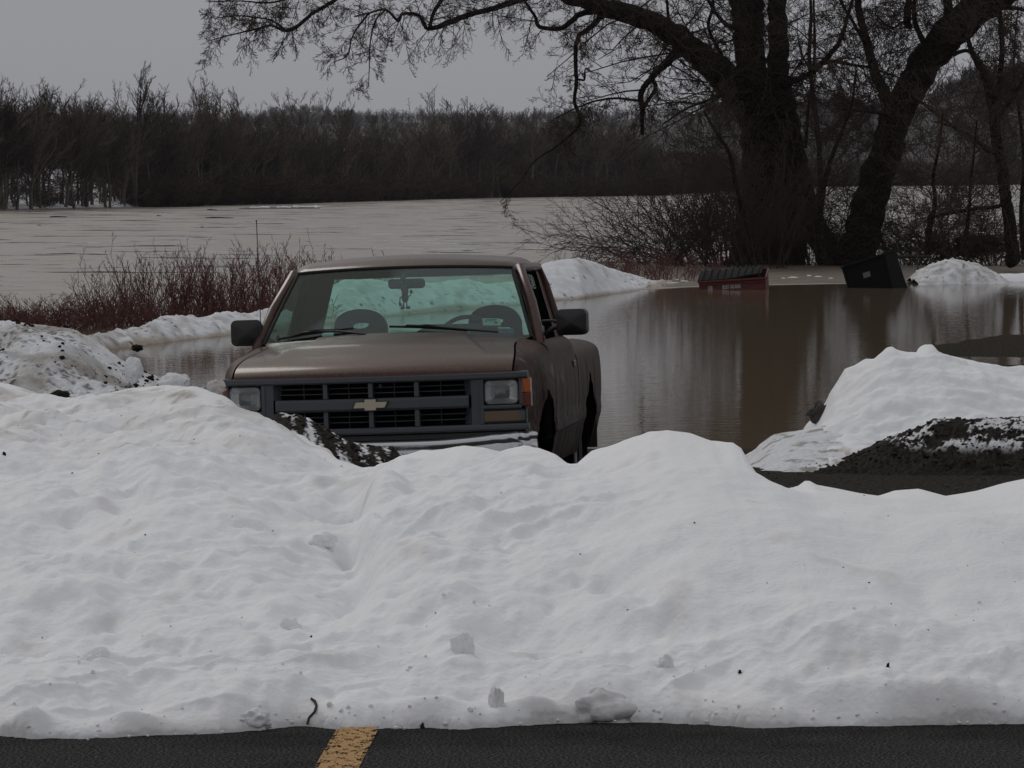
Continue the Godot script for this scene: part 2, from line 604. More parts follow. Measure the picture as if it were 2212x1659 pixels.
func build_far() -> void:
	# far bank: snow field at one end, leaf litter with old snow along the rest
	var xs := axis([[-400, -90, 30], [-90, 70, 2.0], [70, 420, 10]])
	var ks := [-12.0, -3.0, 0.0, 2.0, 5.0, 9.0, 15.0, 25.0, 40.0, 70.0, 110.0, 170.0, 260.0, 400.0, 700.0, 1200.0, 2200.0, 4200.0]
	var mb := MB.new()
	for k in ks:
		for x in xs:
			var d: float = shore(x) + k
			var y := WATER + clampf(k * 0.06, -0.6, 0.35) + clampf((k - 8.0) * 0.012, 0.0, 2.3) + clampf((k - 200.0) * 0.002, 0.0, 3.0)
			y += 0.12 * na.get_noise_2d(x * 0.1, d * 0.05) * clampf(k * 0.1, 0, 1)
			var snowy := clampf((-17.0 - x) / 5.0, 0.0, 1.0) * smoothstep(0.0, 2.5, k)
			var bits := 1.0 if nc.get_noise_2d(x * 0.25, d * 0.06) > 0.28 else 0.0
			mb.vert(Vector3(x * (1.0 + k / maxf(shore(x), 1.0)), y, -d), Color(0.06, 0.05, 0.042).lerp(Color(0.72, 0.73, 0.76), maxf(snowy, bits * 0.6)))
	for q in ks.size() - 1:
		for p in xs.size() - 1:
			var a := q * xs.size() + p
			mb.tri(a, a + xs.size(), a + xs.size() + 1)
			mb.tri(a, a + xs.size() + 1, a + 1)
	tag(part("river_bank", mb, M.bank), "far river bank with patches of snow", "", "", "structure")
	# wooded hills: silhouettes in photograph units at their own distance
	hill("low wooded ridge along the far side of the valley", 2300.0, 260.0, [Vector2(-3600, 250), Vector2(-900, 262), Vector2(0, 262), Vector2(370, 257), Vector2(560, 262), Vector2(800, 258), Vector2(1100, 256), Vector2(1400, 250), Vector2(1750, 262), Vector2(2300, 268), Vector2(3300, 250)], 71)
	hill("small blue wooded hill beyond the river woods", 3600.0, 300.0, [Vector2(300, 300), Vector2(520, 272), Vector2(600, 241), Vector2(660, 236), Vector2(730, 243), Vector2(790, 256), Vector2(900, 280), Vector2(1000, 300)], 72)
	hill("dark hill behind the big trees", 2000.0, 240.0, [Vector2(1350, 300), Vector2(1440, 248), Vector2(1500, 236), Vector2(1600, 240), Vector2(1800, 226), Vector2(1960, 240), Vector2(2100, 262), Vector2(2500, 300)], 73)
	hill("steep evergreen hill above the far end of the river", 1700.0, 240.0, [Vector2(1850, 330), Vector2(1930, 300), Vector2(1990, 258), Vector2(2040, 205), Vector2(2100, 172), Vector2(2180, 158), Vector2(2300, 130), Vector2(2700, 60), Vector2(3500, 40), Vector2(4200, 200)], 74)

var hill_list := []

func hill(label: String, d: float, depth: float, sil: Array, seed_: int) -> void:
	var n := FastNoiseLite.new()
	n.seed = seed_
	n.frequency = 0.02
	n.fractal_octaves = 4
	var pts := []
	for s in sil:
		var p := at(s.x, s.y, d)
		pts.append(Vector2(p.x, p.y))
	var x0: float = pts[0].x - 30.0
	var x1: float = pts[-1].x + 30.0
	var mb := MB.new()
	var nu := int((x1 - x0) / 3.0)
	var nv := 26
	var base := -2.0
	var hf := func(x: float, t: float) -> float:   # t -1..1 across the hill
		var h: float = smoothtab(pts, x) - base - 2.0
		return base + maxf(0.0, h) * pow(maxf(0.0, cos(t * PI / 2.0)), 0.8)
	mb.grid(nu, nv, func(u, v):
		var x := lerpf(x0, x1, u)
		var t := lerpf(-1.0, 1.0, v)
		var e := clampf(minf(u, 1.0 - u) * 12.0, 0.0, 1.0)
		return Vector3(x, base + (hf.call(x, t) - base) * e + 1.2 * n.get_noise_2d(x * 3.0, t * 400.0) * e, -(d + t * depth)), func(u, v):
		var q := n.get_noise_2d(u * 3000.0, v * 500.0)
		return Color(0.034, 0.030, 0.028) if q < 0.68 or seed_ > 72 else Color(0.16, 0.16, 0.17))
	tag(part("hill", mb, M.bank), label, "", "", "structure")
	hill_list.append({"d": d, "depth": depth, "x0": x0, "x1": x1, "hf": hf, "seed": seed_})

# ---------------------------------------------------------------- snow
var pc := []      # crest of the ploughed pile: [x, height, distance]
var crest_h := []
var crest_d := []
var crest_s := []
var base_d := []
var feats := []   # [x, d, rx, rd, height]

func crest_dist(u: float) -> float:
	return smoothtab([Vector2(-600, 25.5), Vector2(300, 25.5), Vector2(600, 24.5), Vector2(760, 22.5), Vector2(1000, 20.8), Vector2(1300, 19.8), Vector2(1450, 19.2), Vector2(1700, 18.4), Vector2(2300, 18.4)], u)

func pile_y(x: float, d: float, fine := true) -> float:
	return pile_core(x, d, tab(crest_h, x), crest_mid(x), smoothtab(crest_s, x), smoothtab(crest_d, x), tab(base_d, x), fine)

func crest_mid(x: float) -> float:
	var s := 0.0
	for j in 7:
		s += tab(crest_h, x + (j - 3) * 0.045)
	return s / 7.0

func pile_core(x: float, d: float, hc: float, hm: float, hs: float, dc: float, db0: float, fine: bool) -> float:
	var db := db0 + 0.05 * na.get_noise_2d(x * 3.0, 7.0) + (0.022 * na.get_noise_2d(x * 14.0, 17.0) if fine else 0.0)
	var g := ground_y(x, d)
	if d < db:
		return -0.06
	var t := (d - db) / (dc - db)
	var y := 0.0
	if t < 1.0:
		var q := 1.0 - t
		y = hs * (1.0 - pow(q, 2.3)) + (hm - hs) * bell((d - dc) / (0.9 if hm > hs else 2.0)) + (hc - hm) * bell((d - dc) / 0.45)
		y += 0.045 * (1.0 - exp(-(d - db) / 0.05)) * q
	else:
		var b := (d - dc)
		y = lerpf(hc, g - 0.08, smoothstep(0.0, 1.0, b / (2.6 + 0.8 * smoothstep(0.0, -1.5, x))))
	var lump := smoothstep(0.0, 0.25, d - db)
	y -= 0.012 * bell((d - dc) / 0.5)
	lump *= 1.0 - 0.9 * bell((d - dc) / 0.7)
	var calm := smoothstep(0.05, 0.8, x) * smoothstep(15.1, 16.0, d)      # the drift on one side is smooth, the other is churned
	y += lump * (0.105 * (1.0 - 0.45 * calm) * na.get_noise_2d(x * 0.95, d * 0.7 + 4.0) + 0.026 * (1.0 - 0.75 * calm) * na.get_noise_2d(x * 2.6 + 9.0, d * 1.7))
	if fine:
		var churn := lump * (1.0 - 0.93 * calm)
		y += churn * 0.007 * (absf(na.get_noise_2d(x * 5.0, d * 2.6)) * 2.0 - 0.6)
		var a := x * 0.8 + (d - 14.0) * 0.42
		var b := (d - 14.0) * 0.75 - x * 0.5
		var ridge := 1.0 - absf(nb.get_noise_2d(a * 1.1 + 3.0, b * 2.9)) * 1.6
		y += churn * 0.020 * (ridge * ridge * ridge - 0.3) * smoothstep(-0.25, 0.25, na.get_noise_2d(x * 0.7 + 20.0, d * 0.6))
		y += churn * 0.0055 * na.get_noise_2d(x * 16.0, d * 9.0)
		y += lump * 0.0018 * nb.get_noise_2d(x * 42.0, d * 26.0)
		y -= churn * 0.016 * smoothstep(0.42, 0.7, nb.get_noise_2d(x * 4.2 + 31.0, d * 2.3))
	for f in feats:
		var ex: float = (x - f[0]) / f[2]
		var ed: float = (d - f[1]) / f[3]
		if absf(ex) < 2.2 and absf(ed) < 2.2:
			y += f[4] * exp(-ex * ex - ed * ed)
	return y

func on_pile(u: float, v: float) -> Vector3:
	var d := 14.0
	while d < 27.0:
		var p := at(u, v, d)
		if d > tab(base_d, p.x) and p.y <= pile_y(p.x, d, false):
			return p
		d += 0.02
	return at(u, v, crest_dist(u))

func snow_col(x: float, d: float, dirt: float) -> Color:
	var clean := Color(0.865, 0.872, 0.89)
	return clean.lerp(Color(0.40, 0.355, 0.31), clampf(dirt, 0.0, 1.0))

func feature(u: float, v: float, rx: float, rd: float, h: float) -> void:
	var p := on_pile(u, v)
	feats.append([p.x, -p.z, rx, rd, h])

func build_snow_pile() -> void:
	var sil := [Vector2(-900, 800), Vector2(-400, 815), Vector2(0, 822), Vector2(50, 835), Vector2(110, 860), Vector2(160, 866), Vector2(210, 850), Vector2(280, 834), Vector2(350, 829), Vector2(420, 832), Vector2(480, 852), Vector2(520, 880), Vector2(560, 899), Vector2(600, 908), Vector2(640, 935), Vector2(690, 966), Vector2(740, 992), Vector2(785, 1006), Vector2(820, 1000), Vector2(860, 978), Vector2(900, 969), Vector2(960, 961), Vector2(1000, 955), Vector2(1040, 958), Vector2(1080, 966), Vector2(1130, 955), Vector2(1165, 961), Vector2(1200, 977), Vector2(1226, 998), Vector2(1243, 1003), Vector2(1258, 990), Vector2(1280, 971), Vector2(1340, 951), Vector2(1400, 929), Vector2(1440, 924), Vector2(1490, 930), Vector2(1540, 947), Vector2(1584, 950), Vector2(1602, 962), Vector2(1622, 998), Vector2(1644, 1036), Vector2(1675, 1058), Vector2(1710, 1050), Vector2(1732, 1045), Vector2(1748, 1033), Vector2(1768, 1044), Vector2(1800, 1050), Vector2(1860, 1061), Vector2(1905, 1068), Vector2(1940, 1056), Vector2(1990, 1052), Vector2(2050, 1068), Vector2(2120, 1056), Vector2(2180, 1040), Vector2(2230, 1030), Vector2(2700, 1000), Vector2(3100, 1010)]
	for s in sil:
		var d := crest_dist(s.x)
		var p := at(s.x, s.y, d)
		crest_h.append(Vector2(p.x, p.y))
		crest_d.append(Vector2(p.x, d))
	for k in 13:   # the same crest without its small bumps
		var x: float = lerpf(crest_h[0].x, crest_h[-1].x, k / 12.0)
		var sum := 0.0
		for j in 9:
			sum += tab(crest_h, x + (j - 4) * 0.12)
		crest_s.append(Vector2(x, sum / 9.0))
	for s in [Vector2(-900, 1590), Vector2(0, 1593), Vector2(60, 1599), Vector2(180, 1600), Vector2(300, 1592), Vector2(440, 1588), Vector2(560, 1580), Vector2(650, 1568), Vector2(740, 1577), Vector2(850, 1575), Vector2(1000, 1577), Vector2(1100, 1568), Vector2(1250, 1561), Vector2(1400, 1560), Vector2(1500, 1563), Vector2(1640, 1573), Vector2(1800, 1568), Vector2(2000, 1565), Vector2(2212, 1565), Vector2(3000, 1560)]:
		var d: float = EYE * F / (s.y - 380.0)
		base_d.append(Vector2((s.x - 1106.0) / F * d, d))
	var list := [
		[735, 1080, 0.10, 1.0, -0.050], [752, 1230, 0.10, 0.5, -0.05], [905, 1130, 0.22, 0.8, 0.055], [350, 1010, 0.42, 1.3, 0.05], [150, 1170, 0.16, 0.4, -0.035], [480, 1250, 0.30, 0.5, 0.04], [620, 1200, 0.14, 0.5, -0.03], [1180, 1260, 0.22, 0.5, -0.035], [1250, 1120, 0.2, 0.6, 0.03], [60, 1100, 0.2, 0.5, 0.04],
		[268, 1075, 0.07, 0.35, -0.050], [225, 1050, 0.06, 0.3, 0.05], [310, 1040, 0.10, 0.3, 0.03],
		[762, 1120, 0.045, 0.28, -0.06], [825, 1105, 0.10, 0.35, 0.075], [755, 1195, 0.045, 0.25, -0.055], [800, 1185, 0.035, 0.30, 0.05], [770, 1240, 0.05, 0.22, -0.05], [845, 1200, 0.08, 0.3, 0.05], [745, 1290, 0.05, 0.22, -0.03], [700, 1150, 0.12, 0.5, 0.03],
		[1310, 1262, 0.05, 0.10, -0.018], [1350, 1290, 0.05, 0.10, -0.022], [1395, 1318, 0.05, 0.10, -0.022], [1440, 1348, 0.05, 0.10, -0.02], [1480, 1375, 0.05, 0.10, -0.016], [1340, 1325, 0.14, 0.16, 0.02], [1450, 1290, 0.2, 0.3, 0.02],
		[575, 1400, 0.055, 0.10, -0.03], [655, 1395, 0.045, 0.08, -0.025], [400, 1240, 0.06, 0.14, -0.02], [270, 1280, 0.06, 0.12, -0.022], [245, 1345, 0.05, 0.10, -0.025], [140, 1230, 0.16, 0.14, 0.035], [60, 1290, 0.2, 0.14, 0.03],
		[215, 1425, 0.045, 0.08, 0.035], [320, 1390, 0.07, 0.09, 0.03], [560, 1330, 0.09, 0.16, 0.03], [950, 1290, 0.1, 0.2, 0.03], [905, 1345, 0.05, 0.08, -0.02], [1010, 1340, 0.09, 0.15, 0.02], [940, 1530, 0.10, 0.07, 0.035], [1165, 1535, 0.10, 0.05, 0.03], [1010, 1500, 0.04, 0.05, -0.025],
		[1560, 1420, 0.2, 0.16, 0.025], [1720, 1480, 0.14, 0.12, 0.03], [1800, 1530, 0.12, 0.08, -0.025], [1900, 1500, 0.16, 0.12, 0.035], [2060, 1520, 0.16, 0.1, 0.035], [1990, 1550, 0.08, 0.05, -0.02], [2140, 1380, 0.10, 0.2, 0.02], [2000, 1300, 0.06, 0.3, -0.02], [2080, 1200, 0.2, 0.4, 0.03],
		[60, 1555, 0.07, 0.05, 0.03], [280, 1560, 0.09, 0.05, 0.025], [520, 1120, 0.14, 0.4, 0.03], [420, 1060, 0.12, 0.35, 0.02], [610, 1040, 0.10, 0.3, -0.02], [1480, 1130, 0.25, 0.5, 0.02]]
	var hits := []   # places on the slope, found before any of them is raised
	for f in list:
		var p := on_pile(f[0], f[1])
		hits.append([p.x, -p.z, f[2], f[3], f[4] * (1.7 if f[0] > 690 and f[0] < 850 and f[1] < 1300 else (2.2 if f[0] > 1300 and f[0] < 1500 else 1.15))])
	feats = hits
	var xs := axis([[-6.0, -3.0, 0.06], [-3.0, 2.3, 0.0125], [2.3, 5.0, 0.06]])
	var ds := axis([[14.1, 15.3, 0.011], [15.3, 17.5, 0.02], [17.5, 20.5, 0.028], [20.5, 26.5, 0.05], [26.5, 30.0, 0.12]])
	var mb := MB.new()
	var w := xs.size()
	var cols := []
	for x in xs:
		cols.append([x, tab(crest_h, x), crest_mid(x), smoothtab(crest_s, x), smoothtab(crest_d, x), tab(base_d, x)])
	for d in ds:
		for cc in cols:
			var x: float = cc[0]
			var y := pile_core(x, d, cc[1], cc[2], cc[3], cc[4], cc[5], true)
			y = maxf(y, -0.75)
			mb.v.append(Vector3(x, y, -d))
			var db: float = cc[5]
			var dirt := 0.45 * exp(-(d - db) / 0.10) * (0.55 + 0.8 * na.get_noise_2d(x * 2.5, 3.0))
			dirt += 0.22 * smoothstep(0.32, 0.62, na.get_noise_2d(x * 2.2 + 60.0, d * 1.2))
			dirt += 0.5 * smoothstep(0.66, 0.8, na.get_noise_2d(x * 40.0, d * 16.0 + 5.0)) * smoothstep(0.10, 0.4, na.get_noise_2d(x * 1.3 + 5.0, d * 0.5))
			dirt += smoothstep(-0.6, -1.6, x) * smoothstep(19.5, 22.5, d) * (0.55 * smoothstep(0.22, 0.6, na.get_noise_2d((x - d * 0.3) * 14.0 + 3.0, d * 2.4)) + 0.45 * smoothstep(0.0, 0.5, na.get_noise_2d(x * 2.0, d * 1.2)) + 0.05)
			mb.c.append(snow_col(x, d, dirt))
	for q in ds.size() - 1:
		for p in w - 1:
			var a := q * w + p
			if maxf(maxf(mb.v[a].y, mb.v[a + 1].y), maxf(mb.v[a + w].y, mb.v[a + w + 1].y)) < -0.05 and ds[q] < 16.0:
				continue
			mb.tri(a, a + w, a + w + 1)
			mb.tri(a, a + w + 1, a + 1)
	var o := part("snow_pile", mb, M.snow)
	tag(o, "long ploughed pile of clean snow between the road and the brown pickup truck", "snow pile")

var heap_y := {}

# loose clods lying on a heap: one object for a scatter that nobody could count
func scatter(label: String, on: String, count: int, x0: float, x1: float, d0: float, d1: float, small: float, large: float, col: Color, seed_: int, keep: Callable) -> void:
	var rng := RandomNumberGenerator.new()
	rng.seed = seed_
	var mb := MB.new()
	for k in count:
		var x := rng.randf_range(x0, x1)
		var d := rng.randf_range(d0, d1)
		var y: float = heap_y[on].call(x, d)
		if not keep.call(x, d, y):
			continue
		var s := small + (large - small) * pow(rng.randf(), 3.0)
		mb.lump(Vector3(x, y + s * 0.15, -d), Vector3(s * rng.randf_range(0.9, 1.6), s * 0.8, s), k, 0.5, col * rng.randf_range(0.6, 1.5), 6)
	tag(part("clods", mb, M.dirty), label, "", "", "stuff")

# a heap whose crest follows sil (photograph units) at distance dfun(u), with foot in front and behind
func crest_line(sil: Array, dist: Array) -> Array:
	var h := []
	var dd := []
	for s in sil:
		var d := tab(dist, s.x)
		var p := at(s.x, s.y, d)
		h.append(Vector2(p.x, p.y))
		dd.append(Vector2(p.x, d))
	return [h, dd]

func heap(called: String, label: String, category: String, sil: Array, dist: Array, front: float, rear: float, foot: float, step: float, rough: Callable, colf: Callable, mat_: Material, power := 1.8, soft := 0.05) -> MeshInstance3D:
	var cl := crest_line(sil, dist)
	var x0: float = cl[0][0].x
	var x1: float = cl[0][-1].x
	var dmin := 1e9
	var dmax := 0.0
	for q in cl[1]:
		dmin = minf(dmin, q.y)
		dmax = maxf(dmax, q.y)
	var hf := func(x: float, d: float) -> float:
		var dc := tab(cl[1], x)
		var hs := 0.0
		for j in 5:
			hs += tab(cl[0], x + (j - 2) * soft)
		hs /= 5.0
		var hc := hs + (tab(cl[0], x) - hs) * bell((d - dc) / (soft * 3.0))
		var g := ground_y(x, d)
		var fl := maxf(g, foot) - 0.06
		var e := (dc - d) / front if d < dc else (d - dc) / rear
		if e >= 1.0:
			return fl - 0.3
		var y := lerpf(fl, hc, (1.0 - pow(e, power)))
		var r: float = rough.call(x, d)
		return y + r * smoothstep(1.0, 0.75, e) * (0.35 + 0.65 * smoothstep(0.0, 0.25, e))
	heap_y[label] = hf
	var mb := sheet(axis([[x0, x1, step]]), axis([[dmin - front, dmax + rear, step * 1.6]]), hf, colf)
	var keep := PackedInt32Array()
	for k in range(0, mb.i.size(), 3):
		var low := true
		for j in 3:
			var p := mb.v[mb.i[k + j]]
			if p.y > maxf(ground_y(p.x, -p.z), foot) - 0.2:
				low = false
		if not low:
			keep.append_array([mb.i[k], mb.i[k + 1], mb.i[k + 2]])
	mb.i = keep
	var o := part(called, mb, mat_)
	tag(o, label, category)
	return o

func build_heaps() -> void:
	var white := Color(0.80, 0.81, 0.835)
	var soil := Color(0.022, 0.018, 0.015)
	var grime := Color(0.30, 0.26, 0.22)
	# soil and snow slumped against the truck's grille
	heap("soil_heap", "dark clods of soil streaked with snow, slumped against the truck's front bumper", "soil heap",
		[Vector2(560, 925), Vector2(600, 893), Vector2(650, 899), Vector2(690, 917), Vector2(730, 942), Vector2(765, 958), Vector2(800, 964), Vector2(850, 967), Vector2(870, 980), Vector2(900, 1010)],
		[Vector2(500, 28.0), Vector2(900, 28.6)], 4.2, 1.0, -9.0, 0.014,
		func(x, d): return 0.055 * absf(na.get_noise_2d(x * 9.0, d * 5.0)) + 0.02 * na.get_noise_2d(x * 30.0, d * 18.0),
		func(x, d, _y):
			var q: float = na.get_noise_2d((x + (d - 27.0) * 0.10) * 9.0, (d - x * 0.4) * 1.1) + 0.5 * nb.get_noise_2d(x * 30.0, d * 12.0)
			return white.lerp(soil, smoothstep(-0.10, -0.02, q + 0.12 * smoothstep(26.5, 28.0, d) - 0.35 * smoothstep(26.3, 25.2, d))), M.dirty, 1.35)
	# dirty heap beyond the pile
	heap("dirty_snow_heap", "dirty snow heap speckled with black clods, on the water's near edge", "snow pile",
		[Vector2(-700, 690), Vector2(-300, 680), Vector2(-60, 690), Vector2(0, 697), Vector2(60, 700), Vector2(110, 704), Vector2(160, 714), Vector2(195, 728), Vector2(225, 752), Vector2(262, 782), Vector2(300, 806), Vector2(350, 822), Vector2(420, 836), Vector2(480, 846), Vector2(520, 870)],
		[Vector2(-700, 33.5), Vector2(520, 32.0)], 5.5, 3.0, -9.0, 0.022,
		func(x, d): return 0.07 * na.get_noise_2d(x * 2.2, d * 1.4) + 0.04 * absf(na.get_noise_2d(x * 8.0, d * 5.0)) + 0.016 * na.get_noise_2d(x * 26.0, d * 16.0),
		func(x, d, y):
			var q: float = 0.75 * na.get_noise_2d((x + d * 0.3) * 2.2, d * 0.9) + 0.8 * na.get_noise_2d((x + d * 0.35) * 30.0, d * 7.0) + 0.75 * nb.get_noise_2d((x + d * 0.2) * 46.0, d * 20.0)
			var band: float = 0.20 * smoothstep(-0.35, -0.6, y) + 0.12 * smoothstep(-2.3, -2.0, x)
			var c: Color = white.lerp(grime, clampf(0.28 + 1.1 * na.get_noise_2d(x * 1.6, d * 1.1), 0.05, 0.8))
			return c.lerp(soil, 0.85 * smoothstep(0.32, 0.60, q + band)), M.dirty, 1.7)
	# snow along the edge of the lot, by the red bushes
	heap("snow_bank", "low lumpy snow bank at the waterline before the red bushes", "snow bank",
		[Vector2(170, 742), Vector2(200, 724), Vector2(240, 714), Vector2(285, 716), Vector2(310, 706), Vector2(335, 695), Vector2(350, 687), Vector2(400, 683), Vector2(430, 689), Vector2(480, 677), Vector2(495, 673), Vector2(515, 681), Vector2(545, 675), Vector2(590, 672), Vector2(640, 676), Vector2(680, 688), Vector2(700, 706)],
		[Vector2(170, 71), Vector2(300, 76), Vector2(600, 84), Vector2(700, 88)], 3.4, 2.5, WATER, 0.045,
		func(x, d): return 0.09 * na.get_noise_2d(x * 1.8, d * 1.2) + 0.09 * absf(na.get_noise_2d(x * 4.0, d * 2.0)) + 0.03 * na.get_noise_2d(x * 12.0, d * 7.0),
		func(x, d, y):
			var q: float = na.get_noise_2d(x * 3.0, d * 1.5)
			var c: Color = white.lerp(grime, clampf(0.10 + 0.7 * q + 0.55 * smoothstep(-5.2, -6.6, x), 0.0, 0.8))
			c = c.lerp(Color(0.30, 0.22, 0.13), smoothstep(0.10, 0.02, y - WATER + 0.06 * na.get_noise_2d(x * 1.3, 1.0)) * 0.7)
			return c.lerp(soil, smoothstep(0.50, 0.58, na.get_noise_2d(x * 9.0, d * 4.0) + 0.12 * smoothstep(-5.0, -6.0, x))), M.dirty, 1.6)
	# high bank behind the truck
	heap("snow_bank", "high white snow bank in the water behind the truck's cab", "snow bank",
		[Vector2(640, 660), Vector2(690, 628), Vector2(740, 604), Vector2(800, 601), Vector2(860, 612), Vector2(930, 610), Vector2(1000, 600), Vector2(1050, 612), Vector2(1110, 606), Vector2(1150, 584), Vector2(1175, 569), Vector2(1200, 562), Vector2(1250, 557), Vector2(1285, 566), Vector2(1320, 580), Vector2(1360, 592), Vector2(1400, 604), Vector2(1430, 609), Vector2(1470, 613)],
		[Vector2(640, 88.5), Vector2(760, 91), Vector2(1000, 99), Vector2(1250, 106), Vector2(1400, 115), Vector2(1490, 118)], 4.2, 3.0, WATER, 0.05,
		func(x, d): return 0.07 * na.get_noise_2d(x * 1.1, d * 0.7) + 0.05 * na.get_noise_2d(x * 4.0, d * 2.0) + 0.02 * na.get_noise_2d(x * 12.0, d * 7.0),
		func(x, d, y):
			var c: Color = white.lerp(grime, clampf(0.9 * na.get_noise_2d(x * 1.7, d * 0.6) - 0.1, 0.0, 0.5))
			c = c.lerp(Color(0.30, 0.21, 0.12), smoothstep(0.09, 0.02, y - WATER + 0.06 * na.get_noise_2d(x * 1.3, 1.0)) * 0.7)
			return c.lerp(Color(0.10, 0.09, 0.08), smoothstep(0.52, 0.6, na.get_noise_2d(x * 7.0, d * 2.2) + 0.10 * smoothstep(-0.4, -0.75, y))), M.dirty, 1.5)
	# clean pile at the water's edge with its icy toe
	heap("snow_pile", "clean white snow pile with two knobs on top, behind the black soil", "snow pile",
		[Vector2(1745, 975), Vector2(1765, 930), Vector2(1785, 880), Vector2(1797, 846), Vector2(1810, 826), Vector2(1826, 798), Vector2(1850, 788), Vector2(1888, 776), Vector2(1903, 764), Vector2(1914, 752), Vector2(1926, 749), Vector2(1940, 757), Vector2(1960, 763), Vector2(1982, 764), Vector2(1988, 752), Vector2(2000, 747), Vector2(2016, 749), Vector2(2028, 764), Vector2(2040, 772), Vector2(2070, 775), Vector2(2110, 785), Vector2(2130, 786), Vector2(2150, 795), Vector2(2212, 795), Vector2(2400, 800), Vector2(2800, 830), Vector2(3000, 960)],
		[Vector2(1745, 43.5), Vector2(1850, 44.5), Vector2(3000, 45)], 3.6, 2.2, -9.0, 0.02,
		func(x, d): return 0.11 * na.get_noise_2d(x * 0.9, d * 1.3) + 0.014 * na.get_noise_2d(x * 3.6, d * 2.4) + 0.006 * na.get_noise_2d(x * 14.0, d * 9.0),
		func(x, d, y): return snow_col(x, d, 0.12 * smoothstep(0.2, 0.6, na.get_noise_2d(x * 2.0, d)) + 0.8 * smoothstep(-0.60, -0.68, y) * smoothstep(0.15, 0.3, na.get_noise_2d(x * 4.0, d * 2.2))), M.snow, 2.2, 0.16)
	heap("icy_snow", "thin ragged tongue of icy snow reaching over wet asphalt", "snow",
		[Vector2(1600, 1010), Vector2(1640, 962), Vector2(1670, 940), Vector2(1720, 930), Vector2(1770, 920), Vector2(1850, 915), Vector2(1950, 915), Vector2(2100, 915), Vector2(2400, 915)],
		[Vector2(1600, 42.4), Vector2(1760, 42.4), Vector2(2400, 42.8)], 2.7, 2.2, -9.0, 0.018,
		func(x, d): return 0.030 * na.get_noise_2d(x * 1.6, d * 4.5) + 0.045 * minf(0.3, na.get_noise_2d(x * 1.2 + 5.0, d * 5.0)) * smoothstep(3.2, 2.4, x) + 0.008 * na.get_noise_2d(x * 16.0, d * 9.0),
		func(x, d, y):
			var q: float = na.get_noise_2d(x * 2.2, d * 3.2) + 0.5 * na.get_noise_2d(x * 9.0, d * 7.0)
			return white.lerp(grime, smoothstep(0.12, 0.5, q) * 0.8), M.dirty, 1.0)
	heap("soil_heap", "black soil heap half covered with thin snow, in front of the clean pile", "soil heap",
		[Vector2(1660, 1040), Vector2(1740, 1003), Vector2(1800, 993), Vector2(1850, 982), Vector2(1890, 962), Vector2(1930, 942), Vector2(1965, 928), Vector2(1990, 924), Vector2(2015, 908), Vector2(2060, 905), Vector2(2100, 908), Vector2(2150, 904), Vector2(2212, 902), Vector2(2400, 890), Vector2(2800, 930), Vector2(2950, 1010)],
		[Vector2(1660, 41.0), Vector2(2300, 41.0)], 1.55, 1.2, -9.0, 0.016,
		func(x, d): return 0.045 * na.get_noise_2d(x * 3.0, d * 2.0) + 0.05 * absf(na.get_noise_2d(x * 9.0, d * 6.0)) + 0.018 * na.get_noise_2d(x * 30.0, d * 20.0),
		func(x, d, y):
			var q: float = na.get_noise_2d((x - (d - 40.5) * 0.5) * 2.6, d * 2.2 + 3.0) + 0.55 * nb.get_noise_2d((x - (d - 40.5) * 0.4) * 13.0, d * 9.0) + 0.18 * smoothstep(3.0, 4.2, x)
			return soil.lerp(Color(0.72, 0.72, 0.74), smoothstep(0.22, 0.30, q) * smoothstep(-0.63, -0.54, y)), M.dirty, 1.3)
	# grey mound at the edge of the mud, with a flat drift beside it
	heap("dirty_snow_heap", "grey gritty snow mound reflected in the flood beyond the black bin", "snow pile",
		[Vector2(1970, 608), Vector2(1980, 590), Vector2(2010, 575), Vector2(2030, 568), Vector2(2040, 563), Vector2(2065, 561), Vector2(2085, 567), Vector2(2110, 570), Vector2(2130, 581), Vector2(2150, 592), Vector2(2165, 604)],
		[Vector2(1970, 117), Vector2(2165, 118)], 2.2, 2.2, WATER, 0.05,
		func(x, d): return 0.10 * absf(na.get_noise_2d(x * 2.5, d * 1.5)) + 0.035 * na.get_noise_2d(x * 8.0, d * 5.0),
		func(x, d, _y): return white.lerp(Color(0.34, 0.32, 0.30), clampf(0.35 + 0.9 * na.get_noise_2d(x * 3.0, d * 2.0), 0.1, 0.7)).lerp(Color(0.07, 0.06, 0.055), 0.8 * smoothstep(0.42, 0.70, 0.7 * na.get_noise_2d(x * 3.4, d * 1.4) + 0.6 * na.get_noise_2d(x * 24.0, d * 5.0) + 0.16)), M.dirty, 2.4)
	heap("snow_bank", "flat white drift of snow beside the grey mound", "snow bank",
		[Vector2(2135, 604), Vector2(2160, 593), Vector2(2212, 591), Vector2(2400, 588), Vector2(2600, 600)],
		[Vector2(2135, 119), Vector2(2600, 121)], 1.2, 3.0, WATER, 0.08,
		func(x, d): return 0.03 * na.get_noise_2d(x * 1.5, d),
		func(_x, _d, _y): return white, M.snow, 2.5)
	var dark := Color(0.024, 0.020, 0.017)
	scatter("small black clods strewn over the dirty snow heap", "dirty snow heap speckled with black clods, on the water's near edge", 2600, -4.6, -1.9, 28.0, 33.6, 0.004, 0.016, dark, 501, func(x, d, y): return y > -0.55 and na.get_noise_2d((x + d * 0.3) * 1.8, d * 0.8) + 0.25 * smoothstep(-0.2, -0.5, y) + 0.25 * smoothstep(-2.6, -2.1, x) > 0.08)
	scatter("loose clods and crumbs of soil on the heap against the truck", "dark clods of soil streaked with snow, slumped against the truck's front bumper", 900, -1.3, -0.5, 26.0, 28.8, 0.003, 0.012, Color(0.03, 0.022, 0.016), 502, func(x, d, y): return y > -0.5 and na.get_noise_2d((x + (d - 27.0) * 0.10) * 9.0, (d - x * 0.4) * 1.1) > -0.2)
